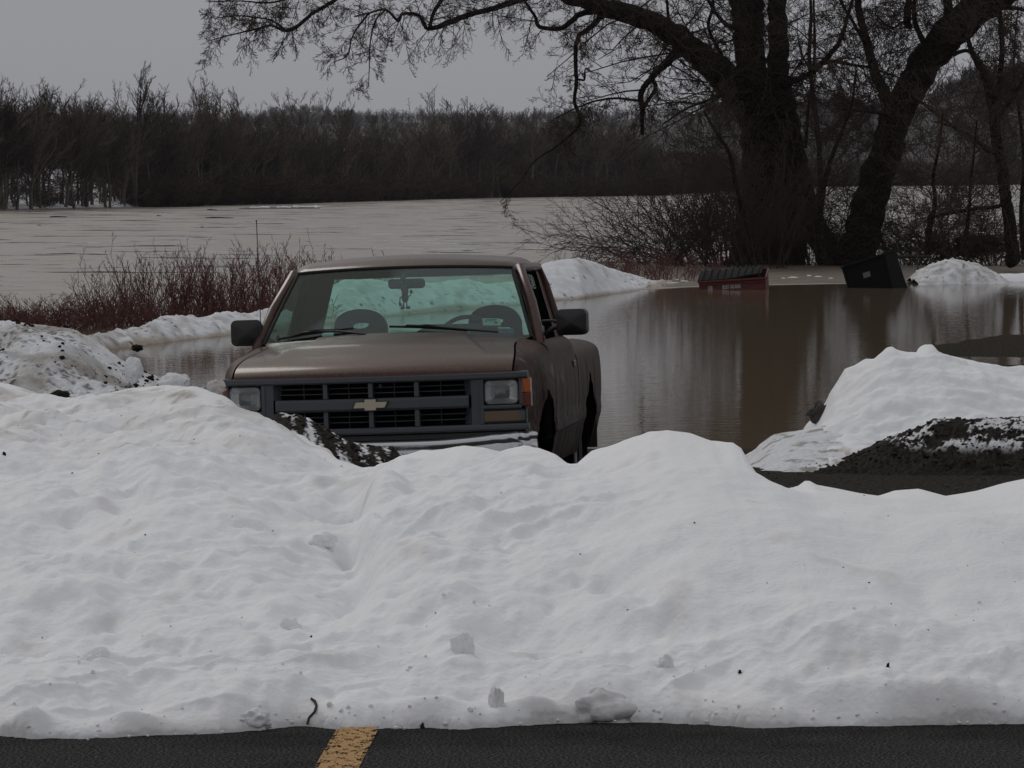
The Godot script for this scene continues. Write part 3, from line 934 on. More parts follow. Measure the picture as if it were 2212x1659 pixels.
	scatter("loose clods on the black soil heap", "black soil heap half covered with thin snow, in front of the clean pile", 1500, 2.0, 4.8, 39.6, 41.4, 0.004, 0.017, dark, 503, func(x, d, y): return y > -0.72)
	# flat scraps of ice afloat
	for q in [[400, 716, 468, 713, "flat scrap of ice floating beside the low snow bank"], [1440, 612, 1472, 611, "flat scrap of ice at the tail of the high white bank"]]:
		var v: float = (q[1] + q[3]) * 0.5
		var d := (EYE - WATER) * F / (v - 380.0)
		var a := at(q[0], q[1], d)
		var b := at(q[2], q[3], d)
		var fm := MB.new()
		fm.lump(Vector3.ZERO, Vector3((b.x - a.x) * 0.5, 0.02, 0.25), 81, 0.35, Color(0.72, 0.71, 0.69), 12)
		var fo := part("ice_floe", fm, M.snow)
		fo.position = Vector3((a.x + b.x) * 0.5, WATER + 0.006, -d)
		tag(fo, q[4], "ice floe")
	# the knob of snow like a head, and lumps along the dirty heap
	var spots := [
		["snow_lump", "rounded snow lump on a neck at the tip of the dirty heap", 288, 800, 29.0, Vector3(0.052, 0.072, 0.05), 0.30, white],
		["snow_lump", "low snow lump with a dirty side on the pile crest beside the truck's headlamp", 380, 826, 28.0, Vector3(0.085, 0.05, 0.07), 0.28, white],
		["snow_lump", "small grey snow lump nearest the truck's front corner", 467, 838, 28.6, Vector3(0.05, 0.045, 0.05), 0.35, Color(0.6, 0.58, 0.55)],
		["clod", "black clod of soil standing on the snow crest, largest of three", 130, 862, 25.4, Vector3(0.055, 0.038, 0.05), 0.4, soil],
		["clod", "black clod high on the dirty heap near its top", 20, 732, 32.8, Vector3(0.06, 0.04, 0.06), 0.4, soil],
		["clod", "flat black clod at the waterline beside the snow bank", 296, 752, 62.0, Vector3(0.07, 0.04, 0.07), 0.4, soil],
		["rock", "dark rock at the water's edge by the clean pile's foot", 1772, 892, 44.0, Vector3(0.10, 0.085, 0.1), 0.45, Color(1, 1, 1)]]
	for k in spots.size():
		var s: Array = spots[k]
		var p := at(s[2], s[3], s[4])
		var mb := MB.new()
		mb.lump(Vector3.ZERO, s[5], 100 + k * 7, s[6], s[7], 16)
		var o := part(s[0], mb, M.rock if s[0] == "rock" else M.dirty)
		o.position = p
		tag(o, s[1], "snow lump" if s[0] == "snow_lump" else s[0])
	# loose chunks on the near face of the pile
	var chunks := [
		["upright grey snow chunk standing out of the middle of the pile", 1000, 1408, Vector3(0.036, 0.055, 0.03), 0.06],
		["translucent grey ice chunk at the road edge, by the yellow line", 552, 1556, Vector3(0.043, 0.03, 0.03), 0.20],
		["tall ridge of dirty snow at the road edge, highest along it", 1072, 1522, Vector3(0.022, 0.052, 0.03), 0.25],
		["broad domed grey chunk at the road edge, largest along it", 1300, 1538, Vector3(0.098, 0.058, 0.06), 0.30],
		["small round lump near the pile's far left end", 215, 1425, Vector3(0.034, 0.026, 0.03), 0.10],
		["small oval lump low on the smooth face of the pile", 1436, 1440, Vector3(0.026, 0.032, 0.024), 0.10],
		["small lump half sunk in snow beside the dug hollow", 700, 1170, Vector3(0.05, 0.028, 0.04), 0.04],
		["pale lump above the two hollows on the pile", 625, 1355, Vector3(0.035, 0.03, 0.03), 0.04]]
	for k in chunks.size():
		var s: Array = chunks[k]
		var p := on_pile(s[1], s[2])
		var mb := MB.new()
		mb.lump(Vector3.ZERO, s[3], 300 + k * 5, 0.32, snow_col(0, 0, s[4]), 18)
		var o := part("snow_chunk", mb, M.snow)
		o.position = p + Vector3(0, s[3].y * 0.05, 0)
		tag(o, s[0], "snow chunk", "chunks on the ploughed pile")

# ---------------------------------------------------------------- pickup truck
# its own axes: x towards the driver's side, y up from the ground, z towards the nose; the grille stands at z = 0
func tw(p: Vector3) -> Vector3:   # the nose is swept back towards its corners
	p.z -= 0.15 * pow(p.x / 0.93, 2.0) * clampf(1.0 + p.z / 0.9, 0.0, 1.0)
	return p

func hood_mid(z: float) -> float:
	return cubic([Vector2(-1.30, 1.275), Vector2(-0.8, 1.228), Vector2(-0.5, 1.192), Vector2(-0.2, 1.142), Vector2(-0.08, 1.108), Vector2(-0.02, 1.078), Vector2(0.0, 1.060)], z)

func hood_half(z: float) -> float:
	return lerpf(0.872, 0.80, smoothstep(0.0, -1.25, z))

func hood_y(x: float, z: float) -> float:
	var k := x / 0.85
	var y := hood_mid(z) - lerpf(0.010, 0.050, smoothstep(0.0, -1.2, z)) * k * k
	var crease := lerpf(0.66, 0.50, smoothstep(-0.3, -1.2, z))      # two creases that run from the cowl and fade towards the nose
	var f := smoothstep(-0.35, -0.7, z)
	y += 0.020 * f * smoothstep(crease + 0.022, crease - 0.022, absf(x))
	return y

func side_x(y: float) -> float:
	return cubic([Vector2(0.30, 0.855), Vector2(0.42, 0.912), Vector2(0.55, 0.948), Vector2(0.72, 0.970), Vector2(0.90, 0.975), Vector2(1.04, 0.963), Vector2(1.12, 0.938), Vector2(1.17, 0.905), Vector2(1.205, 0.866)], y)

func side_panel(z0: float, z1: float, top: Callable, inner: Callable, arch_z: float, s: int, ragged: float, colf: Callable, nz: int) -> MB:
	# columns from z0 (front) back to z1; top(z) is the shoulder height, inner(z) the point where the panel starts
	var zs := []
	for k in nz + 1:
		zs.append(lerpf(z0, z1, float(k) / nz))
	var mb := MB.new()
	var rows := 22
	for z in zs:
		var yb := 0.40
		var u: float = z - arch_z
		if absf(u) < 0.50:
			yb = 0.37 + sqrt(0.50 * 0.50 - u * u) * 0.96
			var tear: float = ragged * bell((u - 0.14) / 0.24) * (0.8 + 0.9 * na.get_noise_2d(z * 7.0, 5.0 * s))
			yb += maxf(0.0, tear) + ragged * 0.10 * na.get_noise_2d(z * 22.0, 8.0)
		elif arch_z > -1.0 and u > 0.0:
			yb = 0.56
		yb = maxf(yb, 0.40)
		var ys: float = top.call(z)
		var p0: Vector3 = inner.call(z)
		var nose := lerpf(0.962, 1.055, smoothstep(0.0, -0.75, z)) if arch_z > -1.0 else 1.055
		var dent: float = 0.012 * na.get_noise_2d(z * 2.6, 3.0) * (1.0 if s > 0 else 0.3)
		for r in rows + 1:
			var p: Vector3
			if r <= 7:
				var t := r / 7.0
				var q0 := Vector2(absf(p0.x), p0.y)
				var q2 := Vector2(side_x(ys) * nose, ys)
				var q1 := Vector2(q2.x - 0.012, p0.y - 0.014)
				var q := q0.lerp(q1, t).lerp(q1.lerp(q2, t), t)
				p = Vector3(q.x, q.y, z)
			else:
				var t := (r - 7.0) / (rows - 7.0)
				var y := lerpf(ys, yb, t)
				p = Vector3(side_x(y) * nose, y, z)
				if y > 0.60 and y < 0.70:
					p.x += 0.008 * smoothstep(0.60, 0.62, y) * smoothstep(0.70, 0.68, y)
				p.x += dent * smoothstep(0.0, 0.3, t)
			if arch_z > -1.0:
				p = tw(p)
			var c: Color = colf.call(z, p.y)
			mb.vert(Vector3(p.x * s, p.y, p.z), c)
	var w := rows + 1
	for k in zs.size() - 1:
		for r in rows:
			var a := k * w + r
			if s > 0:
				mb.tri(a, a + w + 1, a + w)
				mb.tri(a, a + 1, a + w + 1)
			else:
				mb.tri(a, a + w, a + w + 1)
				mb.tri(a, a + w + 1, a + 1)
	return mb

func bar(mb: MB, x0: float, x1: float, y0: float, y1: float, zb: float, zf: float, bev: float, n: int) -> void:
	var sec := [Vector2(y0, zb), Vector2(y0, zf - bev), Vector2(y0 + bev, zf), Vector2(y1 - bev, zf), Vector2(y1, zf - bev), Vector2(y1, zb)]
	for k in n:
		var xa := lerpf(x0, x1, float(k) / n)
		var xb := lerpf(x0, x1, float(k + 1) / n)
		for e in sec.size() - 1:
			var a: Vector2 = sec[e]
			var b: Vector2 = sec[e + 1]
			var out := Vector3(0, a.y - b.y, b.x - a.x)
			if e == 0:
				out = Vector3.DOWN
			elif e == 4:
				out = Vector3.UP
			mb.poly([tw(Vector3(xa, a.x, a.y)), tw(Vector3(xb, a.x, a.y)), tw(Vector3(xb, b.x, b.y)), tw(Vector3(xa, b.x, b.y))], out)
	for e in [[x0, -1.0], [x1, 1.0]]:
		var pts := []
		for q in sec:
			pts.append(tw(Vector3(e[0], q.x, q.y)))
		mb.poly(pts, Vector3(e[1], 0, 0))

func rrect(w: float, h: float, r: float, n := 5) -> PackedVector2Array:
	var o := PackedVector2Array()
	for k in [[1, 1, 0.0], [-1, 1, 0.5], [-1, -1, 1.0], [1, -1, 1.5]]:
		for j in n + 1:
			var a: float = (k[2] + 0.5 * j / n) * PI
			o.append(Vector2(k[0] * (w / 2 - r) + r * cos(a), k[1] * (h / 2 - r) + r * sin(a)))
	return o

func ring_of(mb: MB, o: PackedVector2Array, xf: Transform3D, wid: float, depth: float) -> void:   # a frame that follows an outline
	var n := o.size()
	for k in n:
		var a := o[k]
		var b := o[(k + 1) % n]
		var ia := a * (1.0 - wid / a.length())
		var ib := b * (1.0 - wid / b.length())
		var ma := a.lerp(ia, 0.5)
		var m_b := b.lerp(ib, 0.5)
		var out := xf.basis * Vector3(a.x + b.x, a.y + b.y, 0)
		mb.poly([xf * Vector3(a.x, a.y, 0), xf * Vector3(b.x, b.y, 0), xf * Vector3(m_b.x, m_b.y, depth), xf * Vector3(ma.x, ma.y, depth)], out + xf.basis.z * 0.2)
		mb.poly([xf * Vector3(ma.x, ma.y, depth), xf * Vector3(m_b.x, m_b.y, depth), xf * Vector3(ib.x, ib.y, 0), xf * Vector3(ia.x, ia.y, 0)], -out + xf.basis.z * 0.2)

func dome(mb: MB, o: PackedVector2Array, xf: Transform3D, bulge: float, rings := 5) -> void:   # a shallow cap over an outline
	var n := o.size()
	var b := mb.v.size()
	for r in rings + 1:
		var s := 1.0 - float(r) / rings
		for k in n:
			mb.vert(xf * Vector3(o[k].x * s, o[k].y * s, bulge * (1.0 - s * s)))
	for r in rings:
		for k in n:
			var a := b + r * n + k
			var a2 := b + r * n + (k + 1) % n
			mb.tri(a, a + n, a2 + n)
			mb.tri(a, a2 + n, a2)

func line_tube(mb: MB, pts: Array, r: float, sides := 8, col := Color.WHITE) -> void:
	var p := PackedVector3Array(pts)
	var rr := PackedFloat32Array()
	rr.resize(p.size())
	rr.fill(r)
	mb.tube(p, rr, sides, col, true)

func screen_pt(u: float, v: float) -> Vector3:   # windshield: u -1..1 across, v 0..1 up
	var w := v + 0.0
	return Vector3(u * lerpf(0.868, 0.705, w), lerpf(1.262, 1.702, w) - lerpf(0.030, 0.022, w) * u * u, lerpf(-1.22, -1.86, w) - lerpf(0.20, 0.10, w) * u * u + 0.02 * sin(PI * v))

func build_truck() -> void:
	var t := thing("pickup_truck", "brown pickup truck with a grey grille and torn rusty fenders, nose buried in snow", "pickup truck", Vector3(-0.842, LOT, -30.1))
	t.rotation = Vector3(deg_to_rad(-0.5), deg_to_rad(-5.8), deg_to_rad(1.9))
	var brown := Color(0.084, 0.040, 0.030)
	var grime := Color(0.062, 0.050, 0.042)
	var wear := func(z: float, y: float, s: int) -> Color:
		var q: float = na.get_noise_2d(z * 2.2, y * 3.0 + s * 7.0)
		var c: Color = brown.lerp(grime, clampf(0.35 + q + smoothstep(0.9, 0.5, y) * 0.6, 0.0, 0.95))
		if s > 0:
			var scuff := 0.0
			scuff += 1.5 * bell((z + 0.17) / 0.13) * bell((y - 0.93) / 0.12)      # bare primer behind the lamp
			scuff += 0.9 * bell((z + 1.15) / 0.2) * bell((y - 1.0) / 0.07)         # scraped fender edge
			scuff += 0.8 * bell((z + 1.7) / 0.35) * bell((y - 0.98) / 0.05)
			scuff += 0.3 * bell((z + 3.2) / 0.2) * bell((y - 1.02) / 0.06)
			scuff += 0.6 * bell((y - 1.115) / 0.012) * smoothstep(0.1, 0.4, na.get_noise_2d(z * 3.0, 2.0))
			var e: float = scuff + 0.8 * na.get_noise_2d(z * 7.0, y * 9.0) - 0.62
			c = c.lerp(Color(0.20, 0.18, 0.16), smoothstep(0.0, 0.10, e))
			var rust: float = 1.1 * bell((z + 0.62) / 0.34) * bell((y - 0.88) / 0.08) + 0.9 * bell((z + 3.8) / 0.4) * bell((y - 0.9) / 0.07) + 0.35 * na.get_noise_2d(z * 9.0, y * 9.0)
			c = c.lerp(Color(0.045, 0.022, 0.013), smoothstep(0.6, 0.85, rust))
			# streaks of road salt and mud down the doors
			c = c.lerp(Color(0.085, 0.075, 0.065), 0.5 * smoothstep(0.15, 0.45, na.get_noise_2d(z * 6.0, y * 0.8 + 3.0)) * smoothstep(1.1, 0.8, y))
		return c
	# hood
	var mb := MB.new()
	mb.grid(110, 44, func(u, v):
		var z := lerpf(0.0, -1.25, pow(v, 1.5))
		var x: float = lerpf(-1.0, 1.0, u) * (hood_half(z) - 0.006)
		return tw(Vector3(x, hood_y(x, z) - (0.02 if v == 0.0 else 0.0), z)), func(u, v):
		var q: float = na.get_noise_2d(u * 5.0, v * 4.0)
		var dusty: float = smoothstep(0.30, 0.52, v + 0.10 * na.get_noise_2d(u * 4.0, 3.0))
		return brown.lerp(Color(0.060, 0.040, 0.033), clampf(0.6 * dusty + 0.25 * q, 0.0, 0.85)))
	part("hood", mb, M.paint, t)
	# fenders, doors, bed sides
	for s in [1, -1]:
		var col := func(z, y): return wear.call(z, y, s)
		mb = side_panel(0.0, -1.285, func(z): return hood_y(hood_half(z), z) - 0.135, func(z): return Vector3(hood_half(z) + 0.006, hood_y(hood_half(z), z) - 0.001, z), -0.83, s, 0.09 if s > 0 else 0.02, col, 110)
		var f := part("fender", mb, M.side_paint, t)
		if s > 0:
			f.set_meta("label", "torn rusty fender with bare primer behind the headlamp")
		mb = side_panel(-1.297, -2.945, func(_z): return 1.10, func(_z): return Vector3(0.915, 1.205, 0), -9.0, s, 0.0, col, 40)
		var door := part("door", mb, M.side_paint, t)
		mb = MB.new()
		mb.rbox(Vector3(s * 1.020, 1.02, -2.70), Vector3(0.02, 0.045, 0.17), 0.006)
		part("handle", mb, M.black_plastic, door)
		mb = MB.new()
		mb.rbox(Vector3(s * 1.018, 0.66, -2.10), Vector3(0.016, 0.075, 1.55), 0.007, Basis.IDENTITY, grime)
		part("moulding", mb, M.side_paint, door)
		mb = side_panel(-2.985, -4.76, func(_z): return 1.05, func(_z): return Vector3(0.82, 1.143, 0), -3.90, s, 0.10 if s > 0 else 0.02, col, 110)
		part("bed_side", mb, M.side_paint, t)
		# inner wall of the bed and wheel housings
		mb = MB.new()
		mb.poly([Vector3(s * 0.82, 1.142, -2.99), Vector3(s * 0.82, 1.142, -4.75), Vector3(s * 0.80, 0.62, -4.75), Vector3(s * 0.80, 0.62, -2.99)], Vector3(-s, 0, 0), brown)
		part("bed_wall", mb, M.old_paint, t)
		mb = MB.new()
		mb.poly([Vector3(s * 0.60, 0.40, -4.752), Vector3(s * 0.97, 0.40, -4.752), Vector3(s * 1.02, 0.9, -4.752), Vector3(s * 0.99, 1.05, -4.752), Vector3(s * 0.90, 1.13, -4.752), Vector3(s * 0.80, 1.14, -4.752)], Vector3(0, 0, 1))
		part("rear_corner", mb, M.black, t)
		for az in [-0.83, -3.90]:
			mb = MB.new()
			mb.grid(24, 1, func(u, v):
				var a: float = PI * lerpf(-0.06, 1.06, u)
				return Vector3(s * lerpf(0.60, 0.94, v), 0.36 + 0.57 * sin(a), az + 0.55 * cos(a)))
			mb.poly([Vector3(s * 0.60, 0.3, az - 0.55), Vector3(s * 0.60, 0.3, az + 0.55), Vector3(s * 0.60, 0.95, az + 0.55), Vector3(s * 0.60, 0.95, az - 0.55)], Vector3(s, 0, 0))
			part("wheel_well", mb, M.black, t)
			var wheel := Node3D.new()
			wheel.name = "wheel"
			t.add_child(wheel, true)
			wheel.position = Vector3(s * 0.81, 0.365, az)
			mb = MB.new()
			var prof := [Vector2(0.20, -0.10), Vector2(0.27, -0.118), Vector2(0.335, -0.112), Vector2(0.360, -0.09), Vector2(0.366, -0.03), Vector2(0.366, 0.03), Vector2(0.360, 0.09), Vector2(0.335, 0.112), Vector2(0.27, 0.118), Vector2(0.20, 0.10)]
			mb.grid(40, prof.size() - 1, func(u, v):
				var q: Vector2 = prof[roundi(v * (prof.size() - 1))]
				return Vector3(q.y, q.x * cos(TAU * u), q.x * sin(TAU * u)), null, true)
			part("tyre", mb, M.tyre, wheel)
			mb = MB.new()
			var rp := [Vector2(0.0, 0.05), Vector2(0.06, 0.06), Vector2(0.09, 0.03), Vector2(0.16, 0.035), Vector2(0.19, 0.07), Vector2(0.215, 0.095)]
			mb.grid(30, rp.size() - 1, func(u, v):
				var q: Vector2 = rp[roundi(v * (rp.size() - 1))]
				return Vector3(s * q.y, q.x * cos(TAU * u), q.x * sin(TAU * u)), null, s < 0)
			part("rim", mb, M.steel, wheel)
	# mud flap behind the rear wheel
	mb = MB.new()
	mb.rbox(Vector3(0.88, 0.56, -4.47), Vector3(0.26, 0.36, 0.012), 0.003)
	part("mud_flap", mb, M.rubber, t)
	# frame and belly, engine bay back plate, bed floor, tailgate
	mb = MB.new()
	mb.rbox(Vector3(0, 0.50, -2.4), Vector3(1.16, 0.2, 4.6), 0.02)
	part("chassis", mb, M.black, t)
	mb = MB.new()
	mb.rbox(Vector3(0, 0.63, -3.87), Vector3(1.60, 0.04, 1.74), 0.01, Basis.IDENTITY, brown)
	part("bed_floor", mb, M.old_paint, t)
	mb = MB.new()
	mb.rbox(Vector3(0, 0.87, -4.75), Vector3(1.60, 0.52, 0.05), 0.015, Basis.IDENTITY, brown)
	part("tailgate", mb, M.paint, t)
	mb = MB.new()
	mb.rbox(Vector3(0, 0.88, -2.99), Vector3(1.62, 0.50, 0.02), 0.005, Basis.IDENTITY, brown)
	part("bed_front_wall", mb, M.old_paint, t)
	mb = MB.new()
	mb.rbox(Vector3(0, 0.85, -1.33), Vector3(1.66, 0.72, 0.03), 0.005)
	mb.rbox(Vector3(0, 0.50, -2.1), Vector3(1.70, 0.04, 1.6), 0.005)
	part("cab_floor", mb, M.black, t)
	# cab: roof, pillars, rear wall
	mb = MB.new()
	mb.grid(48, 26, func(u, v):
		var a := lerpf(-1.0, 1.0, u)
		var x := (0.765 + 0.035 * smoothstep(0.0, 0.5, v)) * a
		var zf := -1.862 - 0.10 * pow(a, 2.0)
		var z: float = lerpf(zf, -2.93, v)
		var y := 1.704 + cubic([Vector2(0, 0), Vector2(0.06, 0.026), Vector2(0.2, 0.056), Vector2(0.5, 0.078), Vector2(0.85, 0.058), Vector2(0.96, 0.02), Vector2(1, -0.02)], v)
		y -= (0.022 + 0.030 * smoothstep(0.0, 0.3, v)) * a * a + 0.055 * pow(maxf(0.0, absf(a) - 0.86) / 0.14, 2.0)
		return Vector3(x, y, z), func(u, v): return brown.lerp(Color(0.062, 0.042, 0.035), clampf(0.35 + 0.3 * na.get_noise_2d(u * 3.0, v * 2.0), 0, 0.8)))
	part("roof", mb, M.paint, t)
	mb = MB.new()
	mb.grid(12, 6, func(u, v):
		var a := lerpf(-1.0, 1.0, u)
		return Vector3(0.71 * a, 1.675 - 0.02 * a * a, lerpf(-1.93, -2.88, v)), null, true)
	part("headliner", mb, M.headliner, t)
	for s in [1, -1]:
		mb = MB.new()
		var pb := Vector3(s * 0.915, 1.205, -1.47)
		var pt := Vector3(s * 0.745, 1.672, -2.02)
		var pm := pb.lerp(pt, 0.5) + Vector3(s * 0.012, 0.008, 0)
		mb.tube(PackedVector3Array([pb + Vector3(0, -0.05, 0.03), pb, pm, pt, Vector3(s * 0.778, 1.675, -2.45), Vector3(s * 0.778, 1.668, -2.85), Vector3(s * 0.82, 1.55, -2.92), Vector3(s * 0.92, 1.20, -2.93)]), PackedFloat32Array([0.040, 0.040, 0.038, 0.034, 0.032, 0.032, 0.034, 0.038]), 10, brown.lerp(grime, 0.25), true)
		part("door_frame", mb, M.paint, t)
		mb = MB.new()
		mb.grid(1, 6, func(u, v): return Vector3(s * (lerpf(0.915, 0.790, v) - 0.006), lerpf(1.20, 1.665, v), lerpf(-2.66, -2.95, u)), func(_u, _v): return brown, s < 0)
		part("rear_pillar", mb, M.paint, t)
		# side glass
		mb = MB.new()
		mb.grid(6, 6, func(u, v): return Vector3(s * (lerpf(0.905, 0.765, v) - 0.004), lerpf(1.195, 1.66, v), lerpf(lerpf(-1.50, -2.03, v), -2.67, u)), null, s < 0)
		mb.grid(6, 6, func(u, v): return Vector3(s * (lerpf(0.905, 0.765, v) - 0.008), lerpf(1.195, 1.66, v), lerpf(lerpf(-1.50, -2.03, v), -2.67, u)), null, s > 0)
		part("side_window", mb, M.side_glass if s > 0 else M.glass, t)
		# inner door skin
		mb = MB.new()
		mb.poly([Vector3(s * 0.84, 1.19, -1.40), Vector3(s * 0.84, 1.19, -2.93), Vector3(s * 0.84, 0.5, -2.93), Vector3(s * 0.84, 0.5, -1.40)], Vector3(-s, 0, 0))
		mb.rbox(Vector3(s * 0.85, 1.19, -2.2), Vector3(0.05, 0.03, 1.5), 0.008)
		part("door_trim", mb, M.cloth, t)
		# window sticker on the driver's glass, upper front
	mb = MB.new()
	var sw := func(u, v): return Vector3(lerpf(0.905, 0.765, v) + 0.0015, lerpf(1.195, 1.66, v), lerpf(lerpf(-1.50, -2.03, v), -2.67, u))
	var rng := RandomNumberGenerator.new()
	rng.seed = 77
	for q in 16:
		for p in 12:
			var edge := maxf(absf(p - 5.5) / 6.0, absf(q - 7.5) / 8.0)
			if rng.randf() < 0.18 + 0.5 * smoothstep(0.7, 1.0, edge):
				continue
			var uu := lerpf(0.40, 0.80, p / 12.0)
			var vv := lerpf(0.72, 0.93, q / 16.0)
			mb.poly([sw.call(uu, vv), sw.call(uu + 0.034, vv), sw.call(uu + 0.034, vv + 0.0132), sw.call(uu, vv + 0.0132)], Vector3(1, 0.3, 0), Color(0.34, 0.34, 0.34) * rng.randf_range(0.4, 1.0))
	part("window_sticker", mb, M.sticker_white, t).set_meta("label", "worn pale sticker at the top of the driver's window")
	# rear wall of the cab with its window
	mb = MB.new()
	for s in [1, -1]:
		mb.poly([Vector3(s * 0.925, 1.20, -2.94), Vector3(s * 0.715, 1.20, -2.94), Vector3(s * 0.60, 1.625, -2.90), Vector3(s * 0.80, 1.69, -2.90)], Vector3(0, 0, 1))
	mb.poly([Vector3(-0.80, 1.69, -2.90), Vector3(-0.60, 1.625, -2.90), Vector3(0.60, 1.625, -2.90), Vector3(0.80, 1.69, -2.90)], Vector3(0, 0, 1))
	mb.poly([Vector3(-0.925, 1.215, -2.94), Vector3(0.925, 1.215, -2.94), Vector3(0.86, 0.5, -2.94), Vector3(-0.86, 0.5, -2.94)], Vector3(0, 0, 1))
	part("cab_back", mb, M.headliner, t)
	mb = MB.new()
	mb.poly([Vector3(-0.925, 1.215, -2.965), Vector3(0.925, 1.215, -2.965), Vector3(0.86, 0.5, -2.965), Vector3(-0.86, 0.5, -2.965)], Vector3(0, 0, -1), brown)
	part("cab_rear_skin", mb, M.old_paint, t)
	mb = MB.new()
	for e in [[-2.915, 1.0], [-2.919, -1.0]]:
		mb.poly([Vector3(-0.72, 1.21, e[0] - 0.03), Vector3(0.72, 1.21, e[0] - 0.03), Vector3(0.605, 1.63, e[0]), Vector3(-0.605, 1.63, e[0])], Vector3(0, 0, e[1]))
	part("rear_window", mb, M.glass, t)
	# windshield, its rubber and the cowl
	mb = MB.new()
	mb.grid(30, 16, func(u, v): return screen_pt(lerpf(-1, 1, u), v))
	mb.grid(30, 16, func(u, v): return screen_pt(lerpf(-1, 1, u), v) + Vector3(0, -0.0035, -0.0035), null, true)
	part("windshield", mb, M.glass, t)
	mb = MB.new()
	var loop := []
	for k in 21:
		loop.append(screen_pt(-1.0, k / 20.0))
	for k in range(1, 31):
		loop.append(screen_pt(lerpf(-1.0, 1.0, k / 30.0), 1.0))
	for k in range(1, 21):
		loop.append(screen_pt(1.0, 1.0 - k / 20.0))
	line_tube(mb, loop, 0.011, 8)
	part("windshield_seal", mb, M.rubber, t)
	mb = MB.new()
	mb.grid(30, 4, func(u, v):
		var a := lerpf(-1.0, 1.0, u)
		var zz := -1.235
		var lo := tw(Vector3(a * 0.80, hood_y(a * 0.80, zz) - 0.018, zz))
		return lo.lerp(screen_pt(a, 0.012), v))
	part("cowl", mb, M.black_plastic, t)
	for w in [[[-0.175, -0.004], [-0.36, 0.055], [-0.52, 0.075], [-0.62, 0.062]], [[0.66, 0.005], [0.46, 0.035], [0.22, 0.085], [0.08, 0.10]]]:
		var wiper := Node3D.new()
		wiper.name = "wiper"
		t.add_child(wiper, true)
		mb = MB.new()
		var arm := []
		for q in w:
			arm.append(screen_pt(q[0] / 0.86, q[1] + 0.012) + Vector3(0, 0.022, 0.028))
		line_tube(mb, arm, 0.0075, 6)
		part("wiper_arm", mb, M.black_plastic, wiper)
		mb = MB.new()
		var c0: Array = w[2]
		var blade := []
		for k in 9:
			var a := lerpf(-0.25, 0.25, k / 8.0)
			var tilt := -0.14 if c0[0] > 0 else 0.17
			blade.append(screen_pt((c0[0] + a) / 0.86, c0[1] + 0.012 + a * tilt - 0.12 * a * a) + Vector3(0, 0.012, 0.014))
		line_tube(mb, blade, 0.0075, 6)
		line_tube(mb, [blade[1], (blade[4] as Vector3) + Vector3(0, 0.018, 0.02), blade[7]], 0.005, 5)
		part("wiper_blade", mb, M.rubber, wiper)
	# ------------------------------------------------ front end
	var g := Node3D.new()
	g.name = "grille"
	t.add_child(g, true)
	mb = MB.new()
	bar(mb, -0.935, 0.958, 1.008, 1.052, -0.10, 0.004, 0.010, 24)
	bar(mb, -0.935, 0.958, 0.690, 0.730, -0.10, 0.004, 0.012, 24)
	bar(mb, -0.60, 0.60, 0.836, 0.912, -0.10, 0.002, 0.014, 16)
	for s in [-1, 1]:
		# face between openings and lamps, sloping in towards the openings
		mb.poly([tw(Vector3(s * 0.675, 0.730, -0.012)), tw(Vector3(s * 0.675, 1.008, -0.012)), tw(Vector3(s * 0.615, 1.008, -0.022)), tw(Vector3(s * 0.615, 0.730, -0.022))], Vector3(0, 0, 1))
		mb.poly([tw(Vector3(s * 0.615, 0.912, -0.022)), tw(Vector3(s * 0.615, 1.008, -0.022)), tw(Vector3(s * 0.565, 1.000, -0.095)), tw(Vector3(s * 0.575, 0.912, -0.095))], Vector3(-s, 0, 1))
		mb.poly([tw(Vector3(s * 0.615, 0.730, -0.022)), tw(Vector3(s * 0.615, 0.836, -0.022)), tw(Vector3(s * 0.575, 0.836, -0.095)), tw(Vector3(s * 0.565, 0.738, -0.095))], Vector3(-s, 0, 1))
		var xs0 := minf(s * 0.675, s * 0.918)
		var xs1 := maxf(s * 0.675, s * 0.918)
		bar(mb, xs0, xs1, 0.822, 0.846, -0.10, -0.004, 0.006, 4)
		bar(mb, minf(s * 0.905, s * 0.922), maxf(s * 0.905, s * 0.922), 0.846, 1.008, -0.10, -0.006, 0.004, 1)
		bar(mb, minf(s * 0.668, s * 0.690), maxf(s * 0.668, s * 0.690), 0.730, 1.008, -0.10, -0.006, 0.005, 1)
	part("surround", mb, M.grey_plastic, g)
	for x in [-0.283, 0.0, 0.283]:
		for y in [[0.730, 0.836], [0.912, 1.008]]:
			mb = MB.new()
			bar(mb, x - 0.0135, x + 0.0135, y[0], y[1], -0.10, -0.012, 0.006, 1)
			part("divider", mb, M.grey_plastic, g)
	for y in [0.766, 0.801, 0.944, 0.977]:
		mb = MB.new()
		bar(mb, -0.58, 0.58, y - 0.0025, y + 0.0025, -0.085, -0.062, 0.001, 12)
		part("slat", mb, M.grey_plastic, g)
	for x in [-0.425, -0.142, 0.142, 0.425]:
		for y in [[0.730, 0.836], [0.912, 1.008]]:
			mb = MB.new()
			bar(mb, x - 0.002, x + 0.002, y[0], y[1], -0.09, -0.066, 0.001, 1)
			part("thin_bar", mb, M.black_plastic, g)
	mb = MB.new()
	bar(mb, -0.93, 0.93, 0.66, 1.04, -0.16, -0.105, 0.002, 16)
	part("backing", mb, M.black, g)
	mb = MB.new()
	mb.rbox(Vector3(0.055, 0.985, -0.075), Vector3(0.022, 0.028, 0.012), 0.003)
	part("clip", mb, M.grey_plastic, g)
	mb = MB.new()
	bar(mb, -0.90, 0.90, 0.645, 0.686, -0.12, -0.03, 0.006, 16)
	part("valance", mb, M.black_plastic, g)
